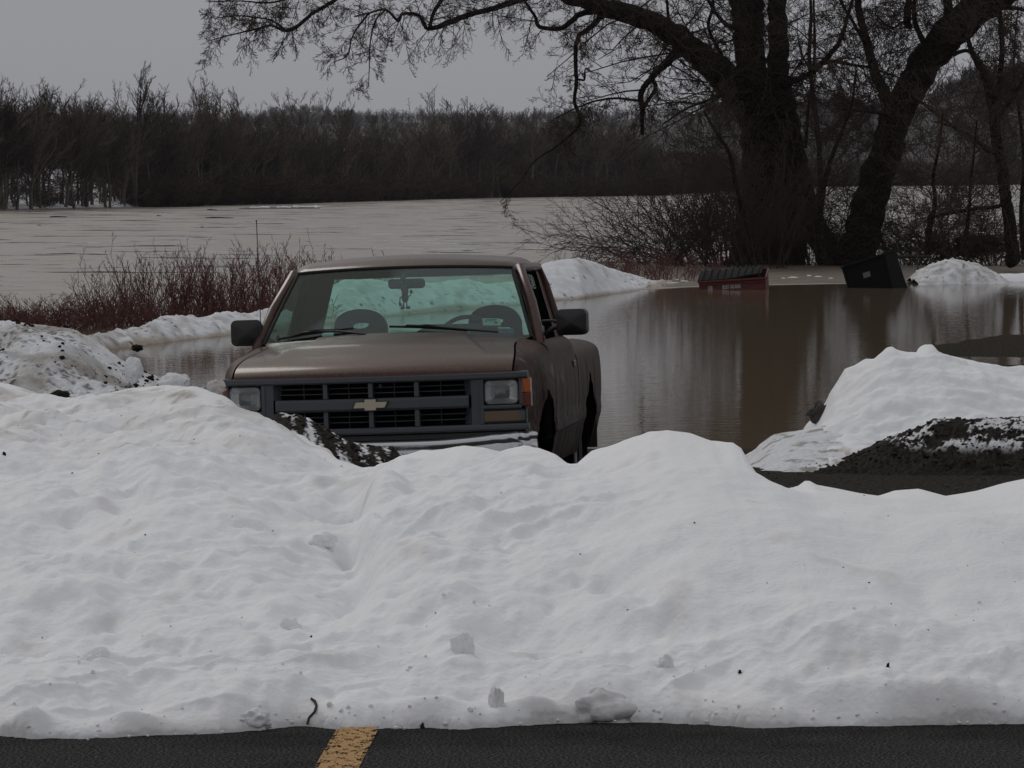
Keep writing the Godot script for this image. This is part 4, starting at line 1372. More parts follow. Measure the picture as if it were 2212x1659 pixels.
	# emblem: a gold cross-tie with a black rim
	var bow := func(k: float) -> PackedVector2Array:
		return PackedVector2Array([Vector2(-0.0345 - k, 0.033 + k), Vector2(-0.0345 - k, 0.016 + k), Vector2(-0.089 - k * 0.6, 0.016 + k), Vector2(-0.105 - k * 1.6, -0.019 - k), Vector2(-0.0345 - k, -0.019 - k), Vector2(-0.0345 - k, -0.034 - k), Vector2(0.0345 + k, -0.034 - k), Vector2(0.0345 + k, -0.019 - k), Vector2(0.089 + k * 0.6, -0.019 - k), Vector2(0.105 + k * 1.6, 0.016 + k), Vector2(0.0345 + k, 0.016 + k), Vector2(0.0345 + k, 0.033 + k)])
	var em := Node3D.new()
	em.name = "emblem"
	t.add_child(em, true)
	em.position = Vector3(0, 0.875, 0.004)
	mb = MB.new()
	mb.extrude(bow.call(0.006), -0.01, 0.010)
	part("emblem_rim", mb, M.black_plastic, em)
	mb = MB.new()
	mb.extrude(bow.call(0.0), 0.0, 0.014)
	part("emblem_face", mb, M.gold, em)
	# lamps
	for s in [1, -1]:
		var hl := Node3D.new()
		hl.name = "headlight"
		t.add_child(hl, true)
		hl.position = tw(Vector3(s * 0.797, 0.926, -0.022))
		hl.rotation.y = s * deg_to_rad(14.0)
		var o := rrect(0.206, 0.142, 0.030)
		mb = MB.new()
		var ro := rrect(0.218, 0.154, 0.034)
		ring_of(mb, ro, Transform3D.IDENTITY, 0.011, 0.010)
		part("bezel", mb, M.steel, hl)
		mb = MB.new()
		dome(mb, o, Transform3D(Basis.IDENTITY, Vector3(0, 0, 0.002)), 0.016)
		part("lens", mb, M.lens, hl)
		mb = MB.new()
		dome(mb, o, Transform3D(Basis.IDENTITY, Vector3(0, 0, -0.001)), -0.062, 8)
		part("reflector", mb, M.reflector, hl)
		mb = MB.new()
		mb.lump(Vector3(0, 0.004, -0.035), Vector3(0.040, 0.022, 0.008), 3, 0.0)
		part("bulb_shield", mb, M.plate_grey, hl)
		for side in [-1, 1]:   # fluted bands moulded in the lens
			mb = MB.new()
			mb.grid(24, 4, func(u, v): return Vector3(side * (0.045 + u * 0.048), lerpf(-0.036, 0.028, v), 0.0145 - 0.011 * u + 0.0012 * sin(u * 24.0 * PI * 0.5)), null, side < 0)
			part("fluted_band", mb, M.lens, hl)
		mb = MB.new()   # dark cup behind the lamp
		bar(mb, minf(s * 0.69, s * 0.905), maxf(s * 0.69, s * 0.905), 0.846, 1.008, -0.10, -0.07, 0.002, 4)
		part("lamp_cup", mb, M.black_plastic, t)
		mb = MB.new()
		bar(mb, minf(s * 0.922, s * (0.974 if s > 0 else 0.945)), maxf(s * 0.922, s * (0.974 if s > 0 else 0.945)), 0.918, 1.006, -0.12, -0.006, 0.005, 2)
		part("marker_lamp", mb, M.amber, t)
		mb = MB.new()
		bar(mb, minf(s * 0.922, s * (0.976 if s > 0 else 0.947)), maxf(s * 0.922, s * (0.976 if s > 0 else 0.947)), 0.834, 0.9165, -0.12, -0.006, 0.005, 2)
		part("marker_reflector", mb, M.dull_amber, t)
		mb = MB.new()
		bar(mb, minf(s * 0.680, s * 0.945), maxf(s * 0.680, s * 0.945), 0.732, 0.820, -0.10, -0.020, 0.003, 6)
		part("lamp_frame", mb, M.black_plastic, t)
		var pl := Node3D.new()
		pl.name = "parking_lamp"
		t.add_child(pl, true)
		mb = MB.new()
		bar(mb, minf(s * 0.692, s * 0.905), maxf(s * 0.692, s * 0.905), 0.745, 0.808, -0.05, -0.006, 0.005, 6)
		part("amber_lens", mb, M.lamp_smoke, pl)
		mb = MB.new()
		bar(mb, minf(s * 0.906, s * 0.938), maxf(s * 0.906, s * 0.938), 0.745, 0.808, -0.05, -0.006, 0.005, 1)
		part("clear_lens", mb, M.plate_grey, pl)
		mb = MB.new()
		for k in 22:
			var x: float = s * lerpf(0.70, 0.90, k / 21.0)
			bar(mb, x - 0.0012, x + 0.0012, 0.748, 0.805, -0.03, -0.0045, 0.0005, 1)
		part("lens_ribs", mb, M.lamp_smoke, pl)
	# bumper
	mb = MB.new()
	var path := []
	for k in 41:
		var a := lerpf(-1.0, 1.0, k / 40.0)
		var x := 0.985 * signf(a) * (1.0 - pow(1.0 - absf(a), 1.55))
		var z := 0.115 - 0.14 * pow(absf(x) / 0.985, 2.2)
		if absf(a) > 0.86:
			z -= 0.42 * pow((absf(a) - 0.86) / 0.14, 1.4)
		path.append(Vector3(x, 0, z))
	var sec := [[0.13, 0.640], [0.045, 0.650], [0.012, 0.646], [0.0, 0.632], [0.0, 0.606], [0.012, 0.598], [0.006, 0.588], [0.0, 0.52], [0.02, 0.47], [0.06, 0.455]]
	mb.grid(40, sec.size() - 1, func(u, v):
		var k := roundi(u * 40)
		var p: Vector3 = path[k]
		var d: Vector3 = ((path[mini(k + 1, 40)] as Vector3) - path[maxi(k - 1, 0)]).normalized()
		var out := Vector3(d.z, 0, -d.x) * -1.0
		var q: Array = sec[roundi(v * (sec.size() - 1))]
		var r: Vector3 = p - out * q[0]
		r.y = q[1] + 0.030 * smoothstep(0.35, 0.98, p.x) - 0.01 * smoothstep(-0.2, -0.98, p.x)
		var crush := smoothstep(0.62, 0.95, p.x)
		r += Vector3(na.get_noise_2d(u * 40.0, v * 9.0), na.get_noise_2d(u * 40.0, v * 9.0 + 30.0), 1.4 * na.get_noise_2d(u * 40.0, v * 9.0 + 60.0)) * 0.016 * crush
		return r, null, true)
	part("bumper", mb, M.chrome, t).set_meta("label", "chrome front bumper crumpled at the driver's corner")
	mb = MB.new()
	mb.rbox(Vector3(0.14, 0.585, 0.135), Vector3(0.06, 0.045, 0.03), 0.004)
	part("plate_bracket", mb, M.black_plastic, t)
	# mirrors, aerial
	for s in [1, -1]:
		var mr := Node3D.new()
		mr.name = "wing_mirror"
		t.add_child(mr, true)
		mr.position = Vector3(1.122 if s > 0 else -1.0, 1.318 if s > 0 else 1.31, -1.56)
		mr.rotation.y = s * deg_to_rad(-6.0) - deg_to_rad(2.0)
		mb = MB.new()
		var mo := rrect(0.198, 0.168, 0.036, 6)
		dome(mb, mo, Transform3D(Basis.IDENTITY, Vector3(0, 0, 0.03)), 0.035, 6)
		var n := mo.size()
		for k in n:
			var a := mo[k]
			var b := mo[(k + 1) % n]
			mb.poly([Vector3(a.x, a.y, 0.03), Vector3(b.x, b.y, 0.03), Vector3(b.x, b.y, -0.04), Vector3(a.x, a.y, -0.04)], Vector3(a.x + b.x, a.y + b.y, 0))
		part("shell", mb, M.black_plastic, mr)
		mb = MB.new()
		mb.extrude(rrect(0.19, 0.16, 0.034, 6), -0.045, -0.04)
		part("mirror_glass", mb, M.steel, mr)
		mb = MB.new()
		line_tube(mb, [Vector3(-s * 0.08, -0.02, 0.0), Vector3(-s * 0.125, -0.035, 0.01), Vector3(-s * 0.175, -0.07, 0.0), Vector3(-s * 0.20, -0.10, 0.0)], 0.017, 8)
		line_tube(mb, [Vector3(-s * 0.09, 0.005, 0.0), Vector3(-s * 0.14, 0.012, 0.0), Vector3(-s * 0.20, 0.01, 0.0)], 0.009, 6)
		mb.rbox(Vector3(-s * 0.205, -0.085, 0.0), Vector3(0.02, 0.13, 0.09), 0.008)
		part("mirror_arm", mb, M.black_plastic, mr)
	mb = MB.new()
	line_tube(mb, [Vector3(-0.835, 1.20, -1.1), Vector3(-0.838, 1.6, -1.115), Vector3(-0.846, 2.03, -1.14)], 0.0030, 5)
	mb.lump(Vector3(-0.846, 2.032, -1.14), Vector3(0.006, 0.006, 0.006), 1, 0.0, Color.WHITE, 6)
	mb.rbox(Vector3(-0.835, 1.20, -1.1), Vector3(0.03, 0.03, 0.03), 0.008)
	part("aerial", mb, M.black_plastic, t)
	# ------------------------------------------------ inside
	mb = MB.new()
	mb.grid(24, 6, func(u, v):
		var a := lerpf(-1.0, 1.0, u)
		var y := 1.245 - 0.02 * a * a + 0.085 * smoothstep(0.10, 0.17, a * 0.84) * smoothstep(0.74, 0.64, a * 0.84) * smoothstep(0.25, 0.45, v)
		return Vector3(a * 0.84, y - 0.20 * smoothstep(0.8, 1.0, v), lerpf(-1.28 - 0.18 * a * a, -1.68, v)))
	part("dashboard", mb, M.dash, t)
	mb = MB.new()
	var hoop := []
	for k in 33:
		var a := TAU * k / 32.0
		hoop.append(Vector3(0.40 + 0.19 * cos(a), 1.20 + 0.19 * sin(a) * 0.86, -1.86 - 0.19 * sin(a) * 0.5))
	line_tube(mb, hoop, 0.014, 8)
	line_tube(mb, [hoop[2], Vector3(0.40, 1.20, -1.84), hoop[14]], 0.016, 6)
	line_tube(mb, [Vector3(0.40, 1.20, -1.84), Vector3(0.40, 1.08, -1.60)], 0.03, 8)
	part("steering_wheel", mb, M.black_plastic, t)
	for s in [-1, 1]:
		var seat := Node3D.new()
		seat.name = "seat"
		t.add_child(seat, true)
		seat.position = Vector3(0.405 * s + (0.09 if s > 0 else -0.005), 0, -2.55)
		seat.rotation.x = deg_to_rad(-9.0)
		mb = MB.new()
		var back := PackedVector2Array()
		for k in 15:
			var a := PI * k / 14.0
			back.append(Vector2(0.178 * cos(a) * (1.0 if absf(cos(a)) < 0.9 else 1.0), 1.26 + 0.175 * pow(sin(a), 0.55)))
		back.append(Vector2(-0.21, 1.12))
		back.append(Vector2(-0.25, 0.75))
		back.append(Vector2(0.25, 0.75))
		back.append(Vector2(0.21, 1.12))
		# ring of cloth round the hole below the head rest
		var hole := PackedVector2Array()
		for k in 16:
			var a := TAU * k / 16.0
			hole.append(Vector2(0.060 * cos(a), 1.330 + 0.028 * sin(a)))
		for k in 2:   # two halves, so that the hole stays open
			var half := PackedVector2Array()
			for p in back:
				if (p.x >= 0.0) == (k == 0) or absf(p.x) < 0.01:
					half.append(p)
			var cutter := PackedVector2Array([Vector2(0, 0.7), Vector2(0, 1.5), Vector2(0.5 if k == 0 else -0.5, 1.5), Vector2(0.5 if k == 0 else -0.5, 0.7)])
			for piece in Geometry2D.intersect_polygons(back, cutter):
				for cut in Geometry2D.clip_polygons(piece, hole):
					mb.extrude(cut, -0.06, 0.05)
		part("backrest", mb, M.cloth, seat)
		mb = MB.new()
		mb.rbox(Vector3(0, 0.80, 0.25), Vector3(0.5, 0.16, 0.5), 0.05)
		part("cushion", mb, M.cloth, seat)
	var rm := Node3D.new()
	rm.name = "rear_view_mirror"
	t.add_child(rm, true)
	rm.position = Vector3(0.018, 1.592, -1.86)
	mb = MB.new()
	var ro2 := rrect(0.242, 0.064, 0.026, 6)
	mb.extrude(ro2, -0.015, 0.0)
	dome(mb, ro2, Transform3D.IDENTITY, 0.016, 4)
	part("mirror_shell", mb, M.black_plastic, rm)
	mb = MB.new()
	mb.rbox(Vector3(-0.018, 0.045, 0.03), Vector3(0.034, 0.05, 0.02), 0.007)
	line_tube(mb, [Vector3(-0.018, 0.03, 0.03), Vector3(-0.01, 0.0, 0.01)], 0.009, 6)
	part("mirror_mount", mb, M.black_plastic, rm)
	# papers stuck inside the glass, low on the driver's side
	var stick := func(u0: float, u1: float, v0: float, v1: float, lift: float, m: Material, called: String, label := "") -> void:
		var b := MB.new()
		b.grid(4, 3, func(u, v): return screen_pt(lerpf(u0, u1, u), lerpf(v0, v1, v)) + Vector3(0, -0.007 + lift, -0.007 + lift))
		var o := part(called, b, m, t)
		if label:
			o.set_meta("label", label)
	stick.call(0.665, 0.80, 0.165, 0.265, 0.0, M.sticker_white, "inspection_sticker", "pale green and white inspection sticker")
	stick.call(0.69, 0.775, 0.238, 0.248, 0.0012, M.ink, "print_line")
	stick.call(0.685, 0.765, 0.222, 0.227, 0.0012, M.ink, "print_line")
	stick.call(0.685, 0.695, 0.205, 0.220, 0.0012, M.ink, "print_line")
	stick.call(0.755, 0.775, 0.190, 0.212, 0.0012, M.ink, "print_line")
	stick.call(0.775, 0.885, 0.055, 0.130, 0.0, M.sticker_blue, "registration_sticker", "blue registration sticker with a white upper edge")
	stick.call(0.772, 0.862, 0.120, 0.140, 0.0012, M.sticker_white, "print_line")
	stick.call(0.80, 0.835, 0.080, 0.110, 0.0012, M.plate_grey, "print_line")
	# the little doll hanging from the mirror
	var xf: Transform3D = t.transform
	var doll := thing("hanging_doll", "small dark jointed doll with one hand raised, dangling from the truck's rear-view mirror", "ornament", xf * Vector3(0.008, 1.50, -1.835))
	doll.rotation = t.rotation
	doll.scale = Vector3.ONE * 1.2
	mb = MB.new()
	mb.lump(Vector3(0, 0.022, 0), Vector3(0.017, 0.034, 0.014), 5, 0.05, Color.WHITE, 10)
	mb.lump(Vector3(0, 0.050, 0), Vector3(0.021, 0.024, 0.018), 6, 0.06, Color.WHITE, 10)
	mb.lump(Vector3(0, 0.0, 0), Vector3(0.019, 0.026, 0.015), 7, 0.04, Color.WHITE, 10)
	part("body", mb, M.doll, doll)
	for arm in [[Vector3(-0.012, 0.012, 0), Vector3(-0.026, 0.002, 0), Vector3(-0.030, -0.02, 0), Vector3(-0.028, -0.034, 0)], [Vector3(0.012, 0.008, 0), Vector3(0.026, 0.010, 0), Vector3(0.034, 0.022, 0), Vector3(0.034, 0.034, 0)]]:
		mb = MB.new()
		line_tube(mb, arm, 0.0032, 6)
		mb.lump(arm[3], Vector3(0.0075, 0.011, 0.006), 8, 0.1, Color.WHITE, 8)
		if arm[3].x > 0:
			line_tube(mb, [arm[3] + Vector3(0.004, -0.004, 0), arm[3] + Vector3(0.012, -0.006, 0)], 0.003, 5)
		part("arm", mb, M.doll, doll)
	for s in [-1, 1]:
		mb = MB.new()
		line_tube(mb, [Vector3(s * 0.008, -0.02, 0), Vector3(s * 0.009, -0.048, 0)], 0.0032, 6)
		mb.rbox(Vector3(s * 0.015, -0.053, 0.002), Vector3(0.024, 0.015, 0.016), 0.004, Basis(Vector3.BACK, 0.25 if s < 0 else 0.0))
		part("leg", mb, M.doll, doll)
	mb = MB.new()
	line_tube(mb, [Vector3(0.0, 0.07, 0), Vector3(0.0, 0.10, -0.008)], 0.002, 4)
	part("cord", mb, M.doll, doll)

# ---------------------------------------------------------------- floating rubbish bins
func build_bins() -> void:
	var px := 110.0 / F      # metres per grid unit out there
	# red bin: corners of the rim in the photograph, afloat and tipped to one end
	var t := thing("rubbish_bin", "red metal rubbish bin with ribbed black lid, floating half sunk in the flood", "rubbish bin", at(1582, 628, 110.0))
	t.position.y = WATER + 0.075
	t.rotation = Vector3(0, deg_to_rad(-7.0), deg_to_rad(3.6))
	var w := 1.50
	var mb := MB.new()
	# sloping body: back higher than front
	var fl := Vector3(-w / 2, 0.16, 0.0)
	var fr := Vector3(w / 2, 0.16, 0.0)
	var bl := Vector3(-w / 2, 0.34, -1.0)
	var br := Vector3(w / 2, 0.34, -1.0)
	var dn := Vector3(0, -0.9, 0)
	mb.poly([fl, fr, fr + dn, fl + dn], Vector3(0, 0, 1))
	mb.poly([bl, br, br + dn, bl + dn], Vector3(0, 0, -1))
	mb.poly([fl, bl, bl + dn, fl + dn], Vector3(-1, 0, 0))
	mb.poly([fr, br, br + dn, fr + dn], Vector3(1, 0, 0))
	for e in [[Vector3(0, 0.05, 0.0), Vector3(1, 0, 0)]]:
		var q := [fl + Vector3(0.03, 0, -0.03), fr + Vector3(-0.03, 0, -0.03), br + Vector3(-0.03, 0, 0.03), bl + Vector3(0.03, 0, 0.03)]
		mb.poly([q[0], q[1], q[1] + dn, q[0] + dn], Vector3(0, 0, -1))
		mb.poly([q[3], q[2], q[2] + dn, q[3] + dn], Vector3(0, 0, 1))
		mb.poly([q[0], q[3], q[3] + dn, q[0] + dn], Vector3(1, 0, 0))
		mb.poly([q[1], q[2], q[2] + dn, q[1] + dn], Vector3(-1, 0, 0))
	part("body", mb, M.bin_red, t)
	mb = MB.new()
	mb.rbox(Vector3(0, 0.135, 0.02), Vector3(w + 0.04, 0.05, 0.05), 0.01)
	for s in [-1, 1]:
		mb.rbox(Vector3(s * (w / 2 + 0.012), 0.235, -0.5), Vector3(0.04, 0.05, 1.0), 0.01, Basis(Vector3.RIGHT, 0.178))
	part("rim", mb, M.bin_red, t)
	mb = MB.new()
	mb.rbox(Vector3(0, 0.055, 0.012), Vector3(w, 0.018, 0.03), 0.005)
	part("rib", mb, M.bin_red, t)
	# lid: sheet with raised ribs, lifted at one end where it has slipped
	mb = MB.new()
	var lid := func(u: float, v: float) -> Vector3:
		var lift := 0.085 * smoothstep(0.35, 1.0, u)
		return Vector3(lerpf(-w / 2 - 0.02, w / 2 - 0.08, u), lerpf(0.175 + lift, 0.37 + lift * 0.3, v) + 0.03 * sin(PI * v), lerpf(0.03 - lift * 0.6, -1.02, v))
	mb.grid(40, 8, func(u, v): return lid.call(u, v))
	mb.grid(40, 8, func(u, v): return lid.call(u, v) - Vector3(0, 0.015, 0), null, true)
	mb.grid(40, 1, func(u, v): return lid.call(u, 0.0) - Vector3(0, 0.03 * (1.0 - v), -0.005))
	var lidm := part("lid", mb, M.bin_lid, t)
	for k in 9:
		mb = MB.new()
		var u := lerpf(0.07, 0.94, k / 8.0)
		mb.grid(6, 8, func(a, v):
			var p: Vector3 = lid.call(u + (a - 0.5) * 0.055, v)
			return p + Vector3(0, 0.030 * pow(sin(PI * a), 0.6) * smoothstep(0.0, 0.1, v) + 0.001, 0))
		part("lid_rib", mb, M.bin_lid, lidm)
	mb = MB.new()
	mb.rbox(Vector3(w / 2 - 0.14, 0.24, -0.2), Vector3(0.03, 0.12, 0.03), 0.006)
	part("prop", mb, M.plate_grey, t)
	for e in [["438", -0.50, 0.095], ["BERT ADAMS", -0.02, 0.100]]:
		var tm := TextMesh.new()
		var f := SystemFont.new()
		f.font_names = PackedStringArray(["Droid Sans"])
		f.font_weight = 700
		tm.font = f
		tm.text = e[0]
		tm.font_size = 32
		tm.pixel_size = e[2] / 24.0
		tm.depth = 0.004
		tm.material = M.letters
		var o := MeshInstance3D.new()
		o.name = "lettering"
		o.mesh = tm
		o.position = Vector3(e[1], -0.008 - 0.0, 0.008)
		o.scale = Vector3(0.52, 1, 1)
		t.add_child(o, true)
	# black bin: lying over on one edge
	t = thing("rubbish_bin", "black rubbish bin tipped on its corner in the flood, small grey label on its side", "rubbish bin", at(1892, 624, 112.0))
	t.position.y = WATER - 0.02
	t.rotation = Vector3(0, deg_to_rad(-25.0), deg_to_rad(17.0))
	mb = MB.new()
	var o8 := [Vector3(-0.50, -0.20, 0.42), Vector3(0.56, -0.20, 0.42), Vector3(0.52, 0.66, 0.34), Vector3(-0.54, 0.66, 0.34), Vector3(-0.50, -0.20, -0.50), Vector3(0.56, -0.20, -0.50), Vector3(0.52, 0.74, -0.50), Vector3(-0.54, 0.74, -0.50)]
	for f in [[0, 1, 2, 3, Vector3(0, 0, 1)], [4, 5, 6, 7, Vector3(0, 0, -1)], [0, 4, 7, 3, Vector3(-1, 0, 0)], [1, 5, 6, 2, Vector3(1, 0, 0)], [0, 1, 5, 4, Vector3(0, -1, 0)]]:
		mb.poly([o8[f[0]], o8[f[1]], o8[f[2]], o8[f[3]]], f[4])
	part("body", mb, M.bin_black, t)
	mb = MB.new()
	mb.rbox(Vector3(-0.01, 0.705, -0.08), Vector3(1.10, 0.03, 0.92), 0.01, Basis(Vector3.RIGHT, 0.095))
	part("lid", mb, M.bin_black, t)
	mb = MB.new()
	for s in [-1, 1]:
		mb.rbox(Vector3(0.03 + s * 0.515, 0.23, 0.39), Vector3(0.035, 0.85, 0.03), 0.006, Basis(Vector3.RIGHT, -0.09))
	mb.rbox(Vector3(0.0, 0.64, 0.362), Vector3(1.04, 0.035, 0.03), 0.006)
	part("frame", mb, M.bin_black, t)
	mb = MB.new()
	mb.rbox(Vector3(0.02, 0.33, 0.385), Vector3(0.18, 0.13, 0.008), 0.002, Basis(Vector3.RIGHT, -0.09))
	var lab := part("label_plate", mb, M.plate_grey, t)
	mb = MB.new()
	for k in 3:
		mb.rbox(Vector3(0.02, 0.365 - k * 0.035, 0.3915 - k * -0.003), Vector3(0.15, 0.010, 0.004), 0.001, Basis(Vector3.RIGHT, -0.09), Color(0.7, 0.7, 0.7))
	part("print_line", mb, M.letters, lab)

# ---------------------------------------------------------------- trees
func spline(ctrl: Array, per: int) -> PackedVector3Array:
	var out := PackedVector3Array()
	for k in ctrl.size() - 1:
		var a: Vector3 = ctrl[maxi(k - 1, 0)]
		var b: Vector3 = ctrl[k]
		var c: Vector3 = ctrl[k + 1]
		var d: Vector3 = ctrl[mini(k + 2, ctrl.size() - 1)]
		for j in per:
			out.append(b.cubic_interpolate(c, a, d, float(j) / per))
	out.append(ctrl[-1])
	return out

# a shoot with side shoots. st: droop, curl, wob, spread, kids per level, ratio, least radius
func shoot(mb: MB, p: Vector3, d: Vector3, l: float, r: float, level: int, rng: RandomNumberGenerator, st: Dictionary) -> void:
	var n := 4 if level > 0 else 3
	if l < 0.12:
		n = 2
	var pts := PackedVector3Array([p])
	var dirs := [d]
	var step := l / n
	for k in n:
		var w: float = st.wob
		var g: float = st.droop if k < n - 1 else st.droop * 0.3 - st.curl
		d = (d + Vector3(rng.randf_range(-w, w), rng.randf_range(-w, w) - g, rng.randf_range(-w, w))).normalized()
		p += d * step
		pts.append(p)
		dirs.append(d)
	var rad := PackedFloat32Array()
	for k in n + 1:
		rad.append(maxf(r * (1.0 - 0.65 * k / n), st.rmin))
	mb.tube(pts, rad, 5 if r > 0.03 else (4 if r > 0.018 else 3))
	if level <= 0:
		return
	var kids: int = st.kids[level - 1]
	kids = maxi(2, roundi(kids * rng.randf_range(0.7, 1.25)))
	for k in kids:
		var t := (0.18 + 0.82 * (k + rng.randf()) / kids) * n
		var q := mini(int(t), n - 1)
		var b := pts[q].lerp(pts[q + 1], t - q)
		var dd: Vector3 = dirs[q + 1]
		var side := Vector3(rng.randf_range(-1, 1), rng.randf_range(-0.7, 0.9), rng.randf_range(-1, 1))
		side = (side - dd * side.dot(dd)).normalized()
		var nd: Vector3 = (dd * (1.0 - st.spread * 0.5) + side * st.spread).normalized()
		shoot(mb, b, nd, l * st.ratio * rng.randf_range(0.6, 1.15) * (1.15 - 0.55 * t / n), r * 0.55, level - 1, rng, st)

# sprays along a limb's path
func dress(mb: MB, path: PackedVector3Array, rad: PackedFloat32Array, count: int, from: float, l: float, rng: RandomNumberGenerator, st: Dictionary, level := 2, up := 0.0) -> void:
	var n := path.size()
	for k in count:
		var t := (from + (1.0 - from) * (k + rng.randf()) / count) * (n - 1)
		var q := mini(int(t), n - 2)
		var b := path[q].lerp(path[q + 1], t - q)
		var dd := (path[q + 1] - path[q]).normalized()
		var side := Vector3(rng.randf_range(-1, 1), rng.randf_range(-1, 1) + up, rng.randf_range(-1, 1))
		side = (side - dd * side.dot(dd) * 0.8).normalized()
		var r := minf(rad[q] * 0.5, rng.randf_range(0.009, 0.017))
		shoot(mb, b, (side + dd * 0.45).normalized(), l * rng.randf_range(0.55, 1.25), r, level, rng, st)

func limb_of(called: String, tree: Node, mb_twig: MB, ctrl: Array, rng: RandomNumberGenerator, depth: float, base: Vector3, rough := 0.09) -> Array:
	# ctrl: [u, v, width, extra depth]
	var pts := []
	var ws := []
	for c in ctrl:
		pts.append(at(c[0], c[1], depth + c[3]) - base)
		ws.append(c[2] * 0.5 * (depth + c[3]) / F)
	var per := 6
	var path := spline(pts, per)
	var rad := PackedFloat32Array()
	for k in path.size():
		var q := mini(k / per, ws.size() - 2)
		rad.append(lerpf(ws[q], ws[q + 1], float(k - q * per) / per))
	for k in range(1, path.size() - 1):
		var j: float = rad[k] * 0.16
		path[k] += Vector3(rng.randf_range(-j, j), rng.randf_range(-j, j), rng.randf_range(-j, j))
	var mb := MB.new()
	mb.tube(path, rad, 16 if rad[0] > 0.25 else (10 if rad[0] > 0.08 else 6), Color.WHITE, true, na if rough > 0 else null, rough)
	part(called, mb, M.bark, tree)
	return [path, rad]

